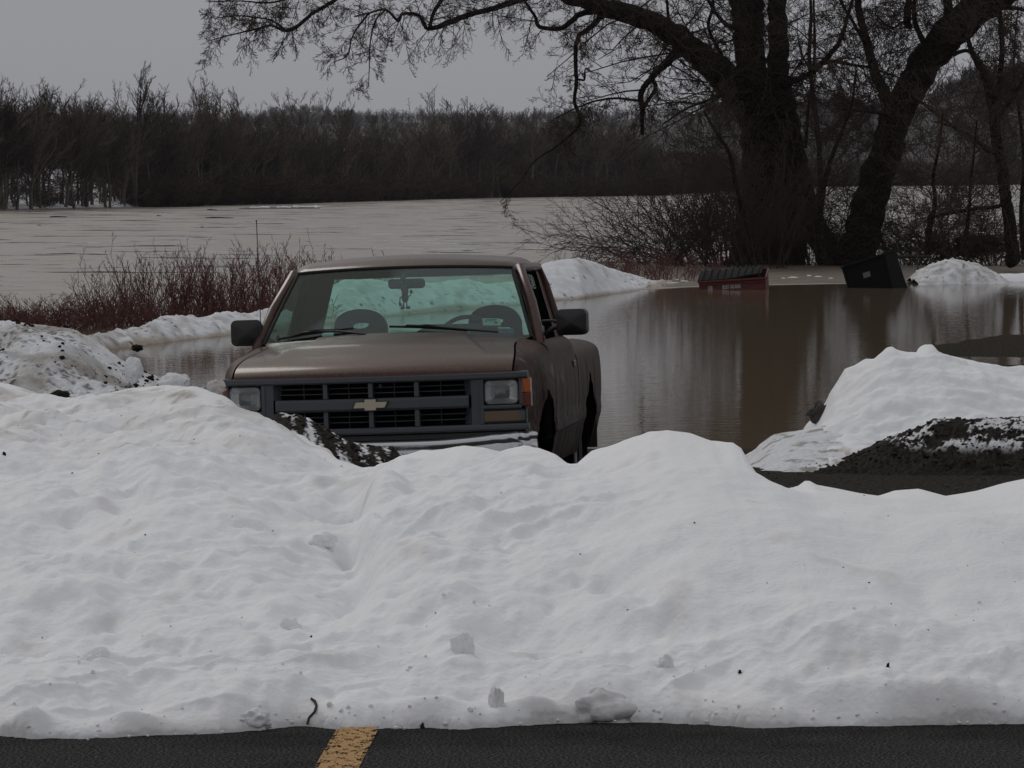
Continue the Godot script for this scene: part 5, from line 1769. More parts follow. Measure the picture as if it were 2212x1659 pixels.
func build_trees() -> void:
	var rng := RandomNumberGenerator.new()
	rng.seed = 2024
	var drop := {"droop": 0.16, "curl": 0.35, "wob": 0.22, "spread": 0.75, "kids": [7, 9], "ratio": 0.42, "rmin": 0.0052}
	var rise := {"droop": -0.10, "curl": 0.1, "wob": 0.20, "spread": 0.7, "kids": [5, 7], "ratio": 0.45, "rmin": 0.0055}
	# the great maple
	var D := 142.0
	var base := at(1668, 575, D)
	var t := thing("maple_tree", "huge bare maple with a forked trunk and a long limb reaching over the river", "tree", base)
	var tw_ := MB.new()
	limb_of("trunk", t, tw_, [[1660, 600, 170, 0], [1664, 560, 150, 0], [1668, 480, 138, 0], [1668, 400, 124, 0], [1660, 320, 116, 0], [1652, 250, 122, 0], [1648, 205, 128, 0]], rng, D, base, 0.10)
	limb_of("stem", t, tw_, [[1812, 590, 80, -0.6], [1792, 550, 64, -0.5], [1762, 490, 54, -0.4], [1738, 430, 48, -0.3], [1720, 350, 46, -0.2], [1706, 270, 44, -0.1], [1692, 200, 40, 0]], rng, D, base, 0.09)
	limb_of("stem", t, tw_, [[1590, 590, 70, -0.6], [1604, 550, 56, -0.5], [1622, 480, 48, -0.4], [1636, 400, 44, -0.3], [1646, 330, 40, -0.2]], rng, D, base, 0.09)
	var l1 := limb_of("limb", t, tw_, [[1640, 250, 88, 0], [1600, 200, 76, -0.3], [1560, 160, 64, -0.6], [1510, 120, 56, -1], [1450, 72, 50, -1.6], [1385, 40, 46, -2], [1310, 16, 40, -2.6], [1230, -8, 34, -3], [1150, -40, 26, -3.4], [1060, -90, 18, -4]], rng, D, base)
	var l2 := limb_of("limb", t, tw_, [[1635, 235, 70, 0.2], [1622, 150, 66, 0.4], [1615, 70, 68, 0.6], [1612, 0, 72, 0.8], [1600, -120, 56, 1.2], [1570, -300, 36, 2], [1540, -480, 16, 3]], rng, D, base)
	var l3 := limb_of("limb", t, tw_, [[1668, 260, 62, -0.2], [1676, 180, 50, -0.2], [1681, 100, 44, -0.1], [1679, 0, 40, 0.3], [1690, -160, 32, 0.6], [1720, -340, 20, 1], [1730, -480, 10, 1]], rng, D, base)
	var lims := [
		[[1398, 42, 20, -1.8], [1320, 25, 15, -2.2], [1256, 30, 13, -2.5], [1214, 60, 11, -2.7], [1166, 58, 9, -3.0], [1156, 36, 7, -3.1], [1135, 5, 6, -3.3], [1110, -30, 4, -3.4]],
		[[1210, -30, 18, -3.2], [1115, 2, 14, -3.4], [1060, 20, 12, -3.5], [1018, 30, 12, -3.6], [970, 48, 13, -3.8], [925, 62, 9, -4], [905, 34, 8, -4.1], [870, 30, 6.5, -4.2], [860, 45, 6, -4.3], [833, 21, 5, -4.3], [798, 28, 4, -4.3], [765, 36, 3, -4.4]],
		[[928, 60, 8, -4.0], [936, 28, 8, -4.0], [952, 2, 8, -3.8], [975, -50, 7, -3.6]],
		[[798, 28, 4.5, -4.3], [778, 52, 4, -4.4], [760, 82, 3.2, -4.5], [750, 120, 2.4, -4.6], [720, 134, 1.8, -4.7]],
		[[832, 22, 4, -4.3], [812, 44, 3.4, -4.3], [800, 90, 3.0, -4.2], [798, 140, 2.2, -4.2], [796, 188, 1.5, -4.2]],
		[[800, -60, 10, -4.2], [723, 0, 9, -4.6], [690, 20, 8.5, -4.7], [672, 31, 8, -4.8], [640, 58, 7.5, -4.9], [615, 66, 6.5, -5], [586, 55, 5, -5.1], [562, 61, 4.5, -5.2], [539, 66, 4, -5.3], [490, 78, 2.5, -5.4], [452, 88, 1.6, -5.5]],
		[[615, 64, 5, -5], [590, 46, 4, -5.2], [556, 38, 3.4, -5.4], [510, 34, 2.6, -5.5], [462, 40, 1.8, -5.6]],
		[[690, -30, 6, -4.6], [640, -8, 5, -4.8], [580, 6, 4, -5], [520, 2, 3, -5.2], [450, 4, 2, -5.4]],
		[[1310, 28, 16, -2.4], [1294, 40, 14, -2.4], [1268, 66, 12, -2.4], [1252, 76, 11, -2.4], [1243, 108, 10, -2.4], [1245, 180, 8.5, -2.4], [1241, 220, 7.5, -2.3], [1254, 261, 7, -2.3], [1240, 284, 5.5, -2.3], [1200, 318, 4.5, -2.4], [1156, 347, 3.5, -2.5], [1120, 395, 2.6, -2.6], [1080, 437, 1.6, -2.7]],
		[[1462, 112, 22, -1.2], [1448, 128, 20, -1.4], [1424, 150, 16, -1.5], [1404, 172, 14, -1.6], [1390, 190, 13, -1.6], [1384, 210, 13, -1.6], [1387, 241, 10, -1.6], [1388, 292, 7, -1.6]],
		[[1408, 170, 9, -1.6], [1416, 190, 9, -1.5], [1402, 214, 8, -1.5], [1390, 232, 8, -1.6]],
		[[1246, 170, 5, -2.4], [1262, 172, 5, -2.3], [1264, 150, 3.5, -2.2], [1270, 148, 2.5, -2.2]],
		[[1380, 218, 6, -1.7], [1330, 212, 5, -2], [1280, 220, 4, -2.2], [1230, 240, 3, -2.3], [1190, 262, 2, -2.4]],
		[[1690, 182, 20, -0.6], [1722, 172, 15, -1.0], [1752, 158, 13, -1.3], [1775, 138, 13, -1.5], [1790, 120, 12, -1.6], [1812, 92, 10, -1.8], [1830, 40, 8, -2], [1850, -30, 6, -2.2]],
		[[1772, 140, 9, -1.5], [1800, 132, 8, -1.7], [1840, 140, 7, -1.9], [1880, 146, 6, -2], [1920, 160, 4, -2.1], [1965, 176, 2.5, -2.2]],
		[[1648, 120, 14, 0.4], [1600, 70, 12, 0.0], [1560, 45, 9, -0.6], [1530, 0, 7, -1], [1500, -50, 5, -1.4]],
		[[1560, 120, 9, -0.6], [1530, 60, 8, -1.0], [1540, 10, 7, -1.3], [1530, -60, 5, -1.5]],
		[[1605, 200, 10, -0.8], [1560, 205, 8, -1.3], [1520, 220, 6, -1.7], [1480, 236, 5, -2], [1430, 270, 3, -2.4]],
		[[1740, 320, 8, 0.4], [1745, 250, 8, 0.4], [1752, 190, 7, 0.4], [1760, 100, 6, 0.4], [1758, 0, 5, 0.4], [1762, -120, 3, 0.4]],
		[[1500, 110, 9, -1.2], [1450, 60, 8, -1.6], [1440, 0, 6, -2], [1420, -80, 4, -2.2]],
		[[1340, 22, 9, -2.3], [1300, -30, 8, -2.6], [1240, -70, 6, -3], [1160, -110, 4, -3.4]]]
	var paths := []
	for l in lims:
		paths.append(limb_of("limb", t, tw_, l, rng, D, base, 0.05))
	dress(tw_, l1[0], l1[1], 70, 0.12, 1.5, rng, drop)
	dress(tw_, l2[0], l2[1], 60, 0.05, 1.9, rng, rise, 2, 0.2)
	dress(tw_, l3[0], l3[1], 60, 0.1, 1.8, rng, rise, 2, 0.2)
	var counts := [26, 44, 10, 16, 16, 40, 18, 26, 26, 14, 6, 4, 22, 26, 20, 16, 14, 20, 20, 16, 22]
	var longs := [1.5, 1.3, 1.2, 0.9, 0.75, 1.0, 0.9, 1.0, 0.9, 1.0, 0.7, 0.4, 1.0, 1.4, 1.2, 1.3, 1.3, 1.2, 1.3, 1.3, 1.6]
	for k in paths.size():
		dress(tw_, paths[k][0], paths[k][1], counts[k], 0.10, longs[k], rng, drop)
	# shoots that start from the trunk and hang round it
	for k in 55:
		var y := rng.randf_range(0.3, 5.2)
		var a := rng.randf() * TAU
		shoot(tw_, Vector3(-0.1 + cos(a) * 0.75, y, sin(a) * 0.7), Vector3(cos(a), rng.randf_range(-0.1, 0.9), sin(a)).normalized(), rng.randf_range(1.2, 2.8), 0.016, 2, rng, {"droop": 0.05, "curl": 0.1, "wob": 0.2, "spread": 0.7, "kids": [5, 6], "ratio": 0.45, "rmin": 0.006})
	# the web of fine arching shoots round the trunk and under the long limb
	var web := {"droop": 0.05, "curl": 0.12, "wob": 0.2, "spread": 0.72, "kids": [5, 6, 5], "ratio": 0.46, "rmin": 0.0052}
	for k in 58:
		var src: Array = [l1, l1, l2, l3, paths[9], paths[17], paths[13]][k % 7]
		var q: int = rng.randi_range(0, int(src[0].size() * 0.6))
		shoot(tw_, src[0][q], Vector3(rng.randf_range(-1, 0.9), rng.randf_range(-0.5, 0.7), rng.randf_range(-0.8, 0.8)).normalized(), rng.randf_range(1.8, 3.4), 0.028, 3, rng, web)
	# upper crown, outside the picture
	for k in 130:
		var src: Array = [l2, l3, l1, l1, paths[10], paths[19], paths[20]][k % 7]
		var q: int = rng.randi_range(int(src[0].size() * 0.35), src[0].size() - 1)
		if src[0][q].y + base.y < 8.6:
			continue
		shoot(tw_, src[0][q], Vector3(rng.randf_range(-1, 1), rng.randf_range(0.2, 1.2), rng.randf_range(-1, 1)).normalized(), rng.randf_range(2.5, 4.8), 0.05, 3, rng, {"droop": 0.0, "curl": 0.1, "wob": 0.2, "spread": 0.75, "kids": [4, 5, 6], "ratio": 0.45, "rmin": 0.008})
	part("crown", tw_, M.twig, t)

	# the leaning tree
	D = 138.0
	base = at(1852, 572, D)
	t = thing("leaning_tree", "thick bare tree leaning away from the great maple, forked low down", "tree", base)
	tw_ = MB.new()
	var a1 := limb_of("trunk", t, tw_, [[1848, 590, 108, 0], [1852, 560, 90, 0], [1868, 480, 76, 0], [1888, 400, 72, 0], [1918, 310, 68, 0], [1955, 215, 66, 0], [2020, 108, 72, -0.3], [2080, 48, 74, -0.5], [2150, -5, 66, -0.8], [2250, -60, 54, -1], [2420, -160, 40, -1.5], [2600, -320, 20, -2]], rng, D, base, 0.09)
	var a2 := limb_of("limb", t, tw_, [[1948, 232, 40, 0.2], [1918, 215, 28, 0.3], [1900, 180, 24, 0.4], [1888, 150, 22, 0.5], [1878, 110, 20, 0.5], [1862, 50, 17, 0.6], [1853, 0, 15, 0.7], [1846, -120, 10, 0.9], [1820, -260, 6, 1]], rng, D, base, 0.07)
	var subs := [
		[[2042, 92, 26, -0.4], [2050, 50, 22, -0.3], [2046, 0, 20, -0.2], [2040, -100, 15, 0], [2020, -240, 8, 0.2]],
		[[2010, 118, 16, -0.5], [1985, 70, 12, -0.8], [1975, 30, 10, -1], [1980, -40, 8, -1.1]],
		[[1962, 62, 17, -0.6], [1960, 25, 16, -0.6], [1968, -30, 13, -0.6], [1975, -120, 8, -0.6]],
		[[1962, 60, 8, -0.6], [1950, 48, 7, -0.6], [1925, 60, 5, -0.6], [1890, 30, 4, -0.6]],
		[[1905, 180, 10, 0.3], [1880, 120, 9, 0.1], [1850, 60, 8, 0], [1815, 0, 7, 0], [1790, -60, 5, 0]],
		[[2060, 118, 10, -0.9], [2090, 110, 8, -1.2], [2120, 135, 7, -1.4], [2150, 190, 5, -1.5], [2190, 240, 3, -1.6]],
		[[1990, 220, 9, -0.8], [2040, 258, 8, -1.2], [2090, 300, 7, -1.4], [2130, 318, 6, -1.5], [2172, 345, 5, -1.6]],
		[[2095, 60, 18, -0.9], [2120, 40, 14, -1.2], [2150, 18, 11, -1.5], [2205, 20, 8, -1.6], [2260, 40, 5, -1.7]],
		[[1940, 262, 8, -0.6], [1905, 246, 7, -0.9], [1860, 240, 5, -1.1], [1820, 236, 3, -1.2]]]
	dress(tw_, a1[0], a1[1], 70, 0.25, 1.7, rng, rise)
	dress(tw_, a2[0], a2[1], 50, 0.1, 1.7, rng, rise)
	for l in subs:
		var q := limb_of("limb", t, tw_, l, rng, D, base, 0.05)
		dress(tw_, q[0], q[1], 24, 0.1, 1.4, rng, drop)
	for k in 50:
		var y := rng.randf_range(0.2, 4.5)
		shoot(tw_, Vector3(y * 0.33, y, rng.randf_range(-0.4, 0.4)), Vector3(rng.randf_range(-1, 1), rng.randf_range(-0.3, 0.7), rng.randf_range(-0.6, 0.8)).normalized(), rng.randf_range(1.0, 2.4), 0.014, 2, rng, {"droop": 0.06, "curl": 0.1, "wob": 0.22, "spread": 0.7, "kids": [5, 6], "ratio": 0.45, "rmin": 0.006})
	part("crown", tw_, M.twig, t)

	# slender tree near the picture's edge
	D = 130.0
	base = at(2187, 556, D)
	t = thing("slender_tree", "slender dark tree standing in the mud beside the flat snow drift", "tree", base)
	tw_ = MB.new()
	var b1 := limb_of("trunk", t, tw_, [[2190, 566, 36, 0], [2187, 545, 30, 0], [2178, 470, 27, 0], [2170, 410, 25, 0], [2162, 350, 24, 0], [2152, 300, 24, 0], [2146, 240, 24, 0], [2138, 200, 22, 0], [2128, 168, 16, 0], [2104, 120, 12, 0], [2085, 60, 9, 0], [2070, -60, 6, 0]], rng, D, base, 0.06)
	dress(tw_, b1[0], b1[1], 46, 0.2, 1.5, rng, rise)
	for l in [[[2150, 215, 15, 0], [2160, 170, 13, 0.2], [2165, 100, 12, 0.3], [2160, 20, 10, 0.4], [2170, -80, 7, 0.5]], [[2155, 310, 10, 0], [2140, 330, 9, -0.3], [2105, 300, 8, -0.5], [2060, 275, 6, -0.7], [2020, 262, 4, -0.8]], [[2172, 430, 10, 0], [2158, 445, 9, -0.2], [2100, 452, 9, -0.4], [2040, 462, 8, -0.6], [2010, 472, 7, -0.7]], [[2148, 260, 10, 0], [2175, 230, 8, -0.2], [2200, 190, 7, -0.3], [2230, 120, 5, -0.3]]]:
		var q := limb_of("limb", t, tw_, l, rng, D, base, 0.04)
		dress(tw_, q[0], q[1], 22, 0.1, 1.3, rng, drop)
	part("crown", tw_, M.twig, t)

	# young trees between and behind
	var young := [
		["thin crooked young tree between the leaning tree and the slender tree", 126.0, [[2004, 550, 17, 0], [2006, 510, 15, 0], [2010, 472, 14, 0], [2020, 440, 9, 0.3], [2016, 380, 8, 0.4], [2030, 310, 6, 0.4], [2036, 240, 4, 0.5]]],
		["leaning sapling standing in the mud before the brush pile", 124.0, [[2078, 547, 12, 0], [2088, 500, 10, 0], [2094, 450, 8, 0], [2096, 400, 7, 0], [2104, 330, 5, 0], [2110, 260, 3, 0]]],
		["tall straight sapling behind the fork of the leaning tree", 150.0, [[1768, 560, 16, 0], [1765, 470, 14, 0], [1772, 390, 12, 0], [1768, 300, 12, 0], [1756, 200, 11, 0], [1748, 120, 9, 0], [1752, 20, 7, 0], [1745, -100, 4, 0]]],
		["forked sapling close beside the great maple's trunk", 136.0, [[1778, 566, 22, 0], [1770, 500, 18, 0], [1774, 430, 14, 0], [1790, 360, 11, 0], [1812, 300, 8, 0], [1838, 230, 6, 0], [1850, 150, 4, 0]]],
		["crooked sapling in front of the great maple, leaning towards its limb", 134.0, [[1640, 570, 14, 0], [1610, 480, 12, 0], [1590, 400, 10, 0], [1575, 330, 9, 0], [1550, 290, 7, 0], [1520, 240, 5, 0]]],
		["thin sapling at the picture's edge beyond the slender tree", 140.0, [[2214, 560, 14, 0], [2206, 460, 11, 0], [2212, 360, 9, 0], [2204, 260, 7, 0], [2190, 160, 5, 0], [2196, 40, 3, 0]]]]
	for y in young:
		base = at(y[2][0][0], y[2][0][1], y[1])
		t = thing("young_tree", y[0], "tree", base)
		tw_ = MB.new()
		var q := limb_of("trunk", t, tw_, y[2], rng, y[1], base, 0.04)
		dress(tw_, q[0], q[1], 40, 0.25, 1.6, rng, rise)
		part("crown", tw_, M.twig, t)

# ---------------------------------------------------------------- bushes
func bush_mesh(seed_: int, stems: int, h: float, spread: float, st: Dictionary, level: int, r: float, width: float) -> MB:
	var rng := RandomNumberGenerator.new()
	rng.seed = seed_
	var mb := MB.new()
	for k in stems:
		var a := rng.randf() * TAU
		var q := sqrt(rng.randf()) * width
		var out := Vector3(cos(a), 0, sin(a))
		shoot(mb, out * q + Vector3(0, -0.1, 0), (Vector3.UP + out * rng.randf_range(0.1, spread) + Vector3(rng.randf_range(-0.2, 0.2), 0, 0)).normalized(), h * rng.randf_range(0.6, 1.15), r, level, rng, st)
	return mb

func build_bushes() -> void:
	var rng := RandomNumberGenerator.new()
	rng.seed = 99
	# red osier along the drowned edge of the car park
	var st := {"droop": -0.10, "curl": -0.05, "wob": 0.16, "spread": 0.55, "kids": [3, 5], "ratio": 0.42, "rmin": 0.0032}
	var src := []
	for k in 5:
		src.append(bush_mesh(400 + k, 26, 1.0, 0.75, st, 2, 0.008, 0.55).mesh())
	var groups := [[-60, 700, 0.32, 80.5], [20, 703, 0.42, 80], [60, 690, 0.46, 82], [115, 696, 0.56, 82], [170, 690, 0.55, 83], [215, 688, 0.66, 83], [255, 682, 0.85, 84], [300, 686, 1.05, 84.5], [345, 676, 1.25, 85], [390, 682, 1.12, 85], [430, 672, 1.18, 86], [470, 680, 1.05, 86], [500, 668, 1.30, 86.5], [545, 676, 1.15, 86.5], [580, 664, 1.30, 89], [620, 672, 1.15, 91], [660, 662, 1.05, 94], [700, 664, 0.95, 96], [735, 664, 0.8, 98], [-130, 700, 0.4, 80]]
	for k in groups.size():
		var g: Array = groups[k]
		var o := Node3D.new()
		o.name = numbered("red_bush")
		add_child(o)
		var m := MeshInstance3D.new()
		m.name = "twigs"
		m.mesh = src[k % 5]
		m.material_override = M.red_twig
		o.add_child(m, true)
		o.position = at(g[0], g[1], g[3])
		o.position.y = WATER
		o.rotation.y = rng.randf() * TAU
		o.scale = Vector3(1.15, g[2] * 1.05, 1.15) * rng.randf_range(0.92, 1.08)
		var zone := 0 if g[0] < 130 else (1 if g[0] < 370 else (2 if g[0] < 570 else 3))
		tag(o, ["short red-twigged bush in the low end of the drowned thicket, above the dirty heap", "red-twigged bush in the rising middle of the drowned thicket, before the open river", "tall red-twigged bush in the drowned thicket beside the truck's aerial and mirror", "red-twigged bush at the thicket's end, half hidden behind the truck's cab"][zone], "bush", ["short red bushes above the dirty heap", "red bushes in the middle of the thicket", "tall red bushes by the truck's aerial", "red bushes behind the cab"][zone])
	# low red growth round the feet of the thicket
	var mb := MB.new()
	for k in 900:
		var u := rng.randf_range(-150, 720)
		var d := lerpf(80.0, 88.0, clampf(u / 700.0, 0, 1)) + rng.randf_range(-1.6, 2.0)
		var p := at(u, 600, d)
		p.y = WATER - 0.02
		shoot(mb, p, Vector3(rng.randf_range(-0.9, 0.9), 1, rng.randf_range(-0.5, 0.5)).normalized(), rng.randf_range(0.2, 0.5), 0.006, 1, rng, {"droop": 0.0, "curl": 0.0, "wob": 0.3, "spread": 0.8, "kids": [4], "ratio": 0.6, "rmin": 0.0045})
	tag(part("undergrowth", mb, M.red_twig), "tangled red undergrowth standing in the water", "", "", "stuff")
	# red brush behind the white bank
	for g in [[1300, 590, 0.85, 116, 0], [1360, 592, 0.8, 117, 1], [1420, 594, 0.75, 118, 2], [1470, 596, 0.7, 119, 3], [1250, 586, 0.6, 116, 4]]:
		var o := Node3D.new()
		o.name = numbered("red_bush")
		add_child(o)
		var m := MeshInstance3D.new()
		m.name = "twigs"
		m.mesh = src[g[4]]
		m.material_override = M.red_twig
		o.add_child(m, true)
		o.position = at(g[0], g[1], g[3])
		o.position.y = WATER
		o.scale = Vector3(1.3, g[2], 1.3)
		o.rotation.y = rng.randf() * TAU
		tag(o, "low red-twigged bush under the arching willow, behind the white snow bank", "bush", "red bushes behind the white snow bank")
	# arching willows at the foot of the great maple
	var arch := {"droop": 0.12, "curl": 0.05, "wob": 0.16, "spread": 0.6, "kids": [6, 10], "ratio": 0.42, "rmin": 0.0052}
	var upr := {"droop": 0.0, "curl": 0.05, "wob": 0.12, "spread": 0.5, "kids": [4, 6], "ratio": 0.42, "rmin": 0.0065}
	var wl := [["wide arching willow sweeping low over the river beside the great maple", 1520, 570, 139.0, 64, 3.9, 2.2, arch, 1.0], ["dense willow shrub with upright shoots against the maple's trunk", 1570, 574, 136.0, 60, 3.2, 0.9, upr, 0.7], ["tangled willow shrub between the great maple and the leaning tree", 1760, 570, 140.0, 46, 2.6, 1.4, arch, 0.9], ["low arching shrub beyond the black bin", 1950, 552, 140.0, 44, 2.6, 1.7, arch, 1.1], ["wide twiggy shrub behind the thin crooked young tree", 2060, 545, 142.0, 46, 2.5, 1.7, arch, 1.4], ["twiggy shrub at the foot of the slender tree", 2150, 545, 140.0, 40, 2.4, 1.6, arch, 1.1], ["willow reaching out low over the water, nearest the white snow bank", 1420, 566, 141.0, 44, 3.4, 2.4, arch, 0.8], ["shrub of straight shoots growing right before the great maple's trunk", 1665, 572, 134.0, 24, 3.6, 0.7, upr, 0.9]]
	for k in wl.size():
		var w: Array = wl[k]
		mb = bush_mesh(700 + k, w[4], w[5], w[6], w[7], 2, 0.017, w[8])
		var o := thing("willow_shrub", w[0], "shrub", at(w[1], w[2], w[3]))
		o.position.y = WATER
		part("stems", mb, M.twig, o)
	# brush pile with a cap of snow, drowned rails beside it
	var b := thing("brush_pile", "dark brush pile with a cap of snow in the flooded shrubs", "brush pile", at(2118, 540, 140.0))
	mb = MB.new()
	for k in 240:
		var a := rng.randf() * TAU
		var q := rng.randf()
		shoot(mb, Vector3(cos(a) * 0.55 * q, rng.randf_range(0.0, 0.35), sin(a) * 0.3 * q), Vector3(cos(a), rng.randf_range(-0.4, 0.5), sin(a) * 0.6).normalized(), rng.randf_range(0.2, 0.5), 0.016, 1, rng, {"droop": 0.15, "curl": 0.0, "wob": 0.3, "spread": 0.8, "kids": [4], "ratio": 0.6, "rmin": 0.01})
	mb.lump(Vector3(0, 0.18, 0), Vector3(0.52, 0.26, 0.35), 9, 0.25)
	part("branches", mb, M.twig, b)
	mb = MB.new()
	mb.lump(Vector3(-0.03, 0.46, 0), Vector3(0.42, 0.045, 0.22), 12, 0.3, Color(0.8, 0.81, 0.83), 16)
	part("snow_cap", mb, M.snow, b)
	for g in [[1915, 556, 2012, 554, 136.0, "long thin drowned log lying across the mud behind the black bin"], [1990, 540, 2080, 537, 142.0, "grey drowned log below the twiggy shrubs, farther back"]]:
		mb = MB.new()
		line_tube(mb, [at(g[0], g[1], g[4]), at((g[0] + g[2]) * 0.5, (g[1] + g[3]) * 0.5 - 1.0, g[4]), at(g[2], g[3], g[4])], 0.05, 7)
		tag(part("log", mb, M.wet_wood), g[5], "log")
	mb = MB.new()
	line_tube(mb, [at(1983, 575, 118.0) - Vector3(0, 0.3, 0), at(1982, 543, 118.0)], 0.02, 6)
	tag(part("stake", mb, M.wet_wood), "thin stake standing beside the grey snow mound", "stake")

# ---------------------------------------------------------------- the wood on the far bank
func far_tree(seed_: int, h: float, shape: int) -> Array:
	var rng := RandomNumberGenerator.new()
	rng.seed = seed_
	var tr := MB.new()
	var cr := MB.new()
	var lean := Vector3(rng.randf_range(-0.1, 0.1), 1, rng.randf_range(-0.1, 0.1))
	var n := 8
	var pts := PackedVector3Array()
	var rad := PackedFloat32Array()
	var p := Vector3(0, -0.5, 0)
	var tall: float = h * [0.52, 0.62, 0.40][shape]
	for k in n + 1:
		pts.append(p)
		rad.append(lerpf(0.15, 0.04, float(k) / n))
		p += (lean + Vector3(rng.randf_range(-0.14, 0.14), 0, rng.randf_range(-0.14, 0.14))).normalized() * (tall + 0.5) / n
	tr.tube(pts, rad, 5)
	var st := {"droop": -0.07, "curl": 0.0, "wob": 0.15, "spread": 0.62, "kids": [5, 7, 8], "ratio": 0.40, "rmin": 0.0062}
	var count: int = [16, 16, 15][shape]
	for k in count:
		var f: float = lerpf([0.42, 0.40, 0.45][shape], 1.0, (k + 1.0) / count)
		var q := mini(int(f * n), n - 1)
		var b := pts[q].lerp(pts[q + 1], f * n - q)
		var a := rng.randf() * TAU
		var tilt := rng.randf_range(0.45, 1.2) if f < 0.8 else rng.randf_range(0.05, 0.75)
		var d := (Vector3(cos(a), 0, sin(a)) * tilt + Vector3.UP).normalized()
		# limbs end on a rounded crown
		var rx: float = h * [0.33, 0.26, 0.42][shape]
		var q0 := Vector3(b.x / rx, (b.y - 0.58 * h) / (0.42 * h), b.z / rx)
		var qd := Vector3(d.x / rx, d.y / (0.42 * h), d.z / rx)
		var aa := qd.dot(qd)
		var bb := q0.dot(qd)
		var l := (-bb + sqrt(maxf(0.0, bb * bb - aa * (q0.dot(q0) - 1.0)))) / aa
		shoot(cr, b, d, clampf(l, h * 0.12, h * 0.6) * rng.randf_range(0.78, 0.86), 0.045, 3, rng, st)
	for k in 5:   # low limbs
		var f := rng.randf_range(0.2, 0.5)
		var q := mini(int(f * n), n - 1)
		var a := rng.randf() * TAU
		shoot(cr, pts[q], (Vector3(cos(a), 0, sin(a)) + Vector3.UP * rng.randf_range(0.1, 0.6)).normalized(), h * rng.randf_range(0.15, 0.3), 0.03, 2, rng, st)
	return [tr.mesh(), cr.mesh()]

func spruce_mesh(seed_: int) -> ArrayMesh:
	var rng := RandomNumberGenerator.new()
	rng.seed = seed_
	var mb := MB.new()
	mb.tube(PackedVector3Array([Vector3(0, -0.5, 0), Vector3(0, 9.6, 0)]), PackedFloat32Array([0.15, 0.02]), 5, Color(0.04, 0.035, 0.03))
	for k in 150:
		var f := pow(rng.randf(), 0.8)
		var y := lerpf(0.9, 9.6, f)
		var l := lerpf(1.9, 0.15, f) * rng.randf_range(0.7, 1.15)
		var a := rng.randf() * TAU
		var d := Vector3(cos(a), -0.18, sin(a))
		var s := Vector3(-sin(a), 0, cos(a)) * l * 0.28
		var o := Vector3(0, y, 0)
		var c := Color(0.018, 0.024, 0.018) * rng.randf_range(0.7, 1.4)
		for j in 3:
			var e := o + d * l * lerpf(0.35, 1.0, j / 2.0) + Vector3(0, rng.randf_range(-0.1, 0.1), 0)
			var w := s * lerpf(1.0, 0.25, j / 2.0)
			mb.poly([o + d * l * 0.25 * j, e + w + Vector3(0, -0.12, 0), e + d * l * 0.15, e - w + Vector3(0, -0.12, 0)], Vector3.UP, c)
	return mb.mesh()

func multi(called: String, label: String, mesh: Mesh, material: Material, xf: Array) -> void:
	var mm := MultiMesh.new()
	mm.transform_format = MultiMesh.TRANSFORM_3D
	mm.mesh = mesh
	mm.instance_count = xf.size()
	for k in xf.size():
		mm.set_instance_transform(k, xf[k])
	var o := MultiMeshInstance3D.new()
	o.name = numbered(called)
	o.multimesh = mm
	o.material_override = material
	add_child(o)
	tag(o, label, "", "", "stuff")

func bank_y(x: float, d: float) -> float:
	var k := d - shore(x)
	return WATER + clampf(k * 0.06, -0.2, 0.35) + clampf((k - 8.0) * 0.012, 0.0, 2.3)

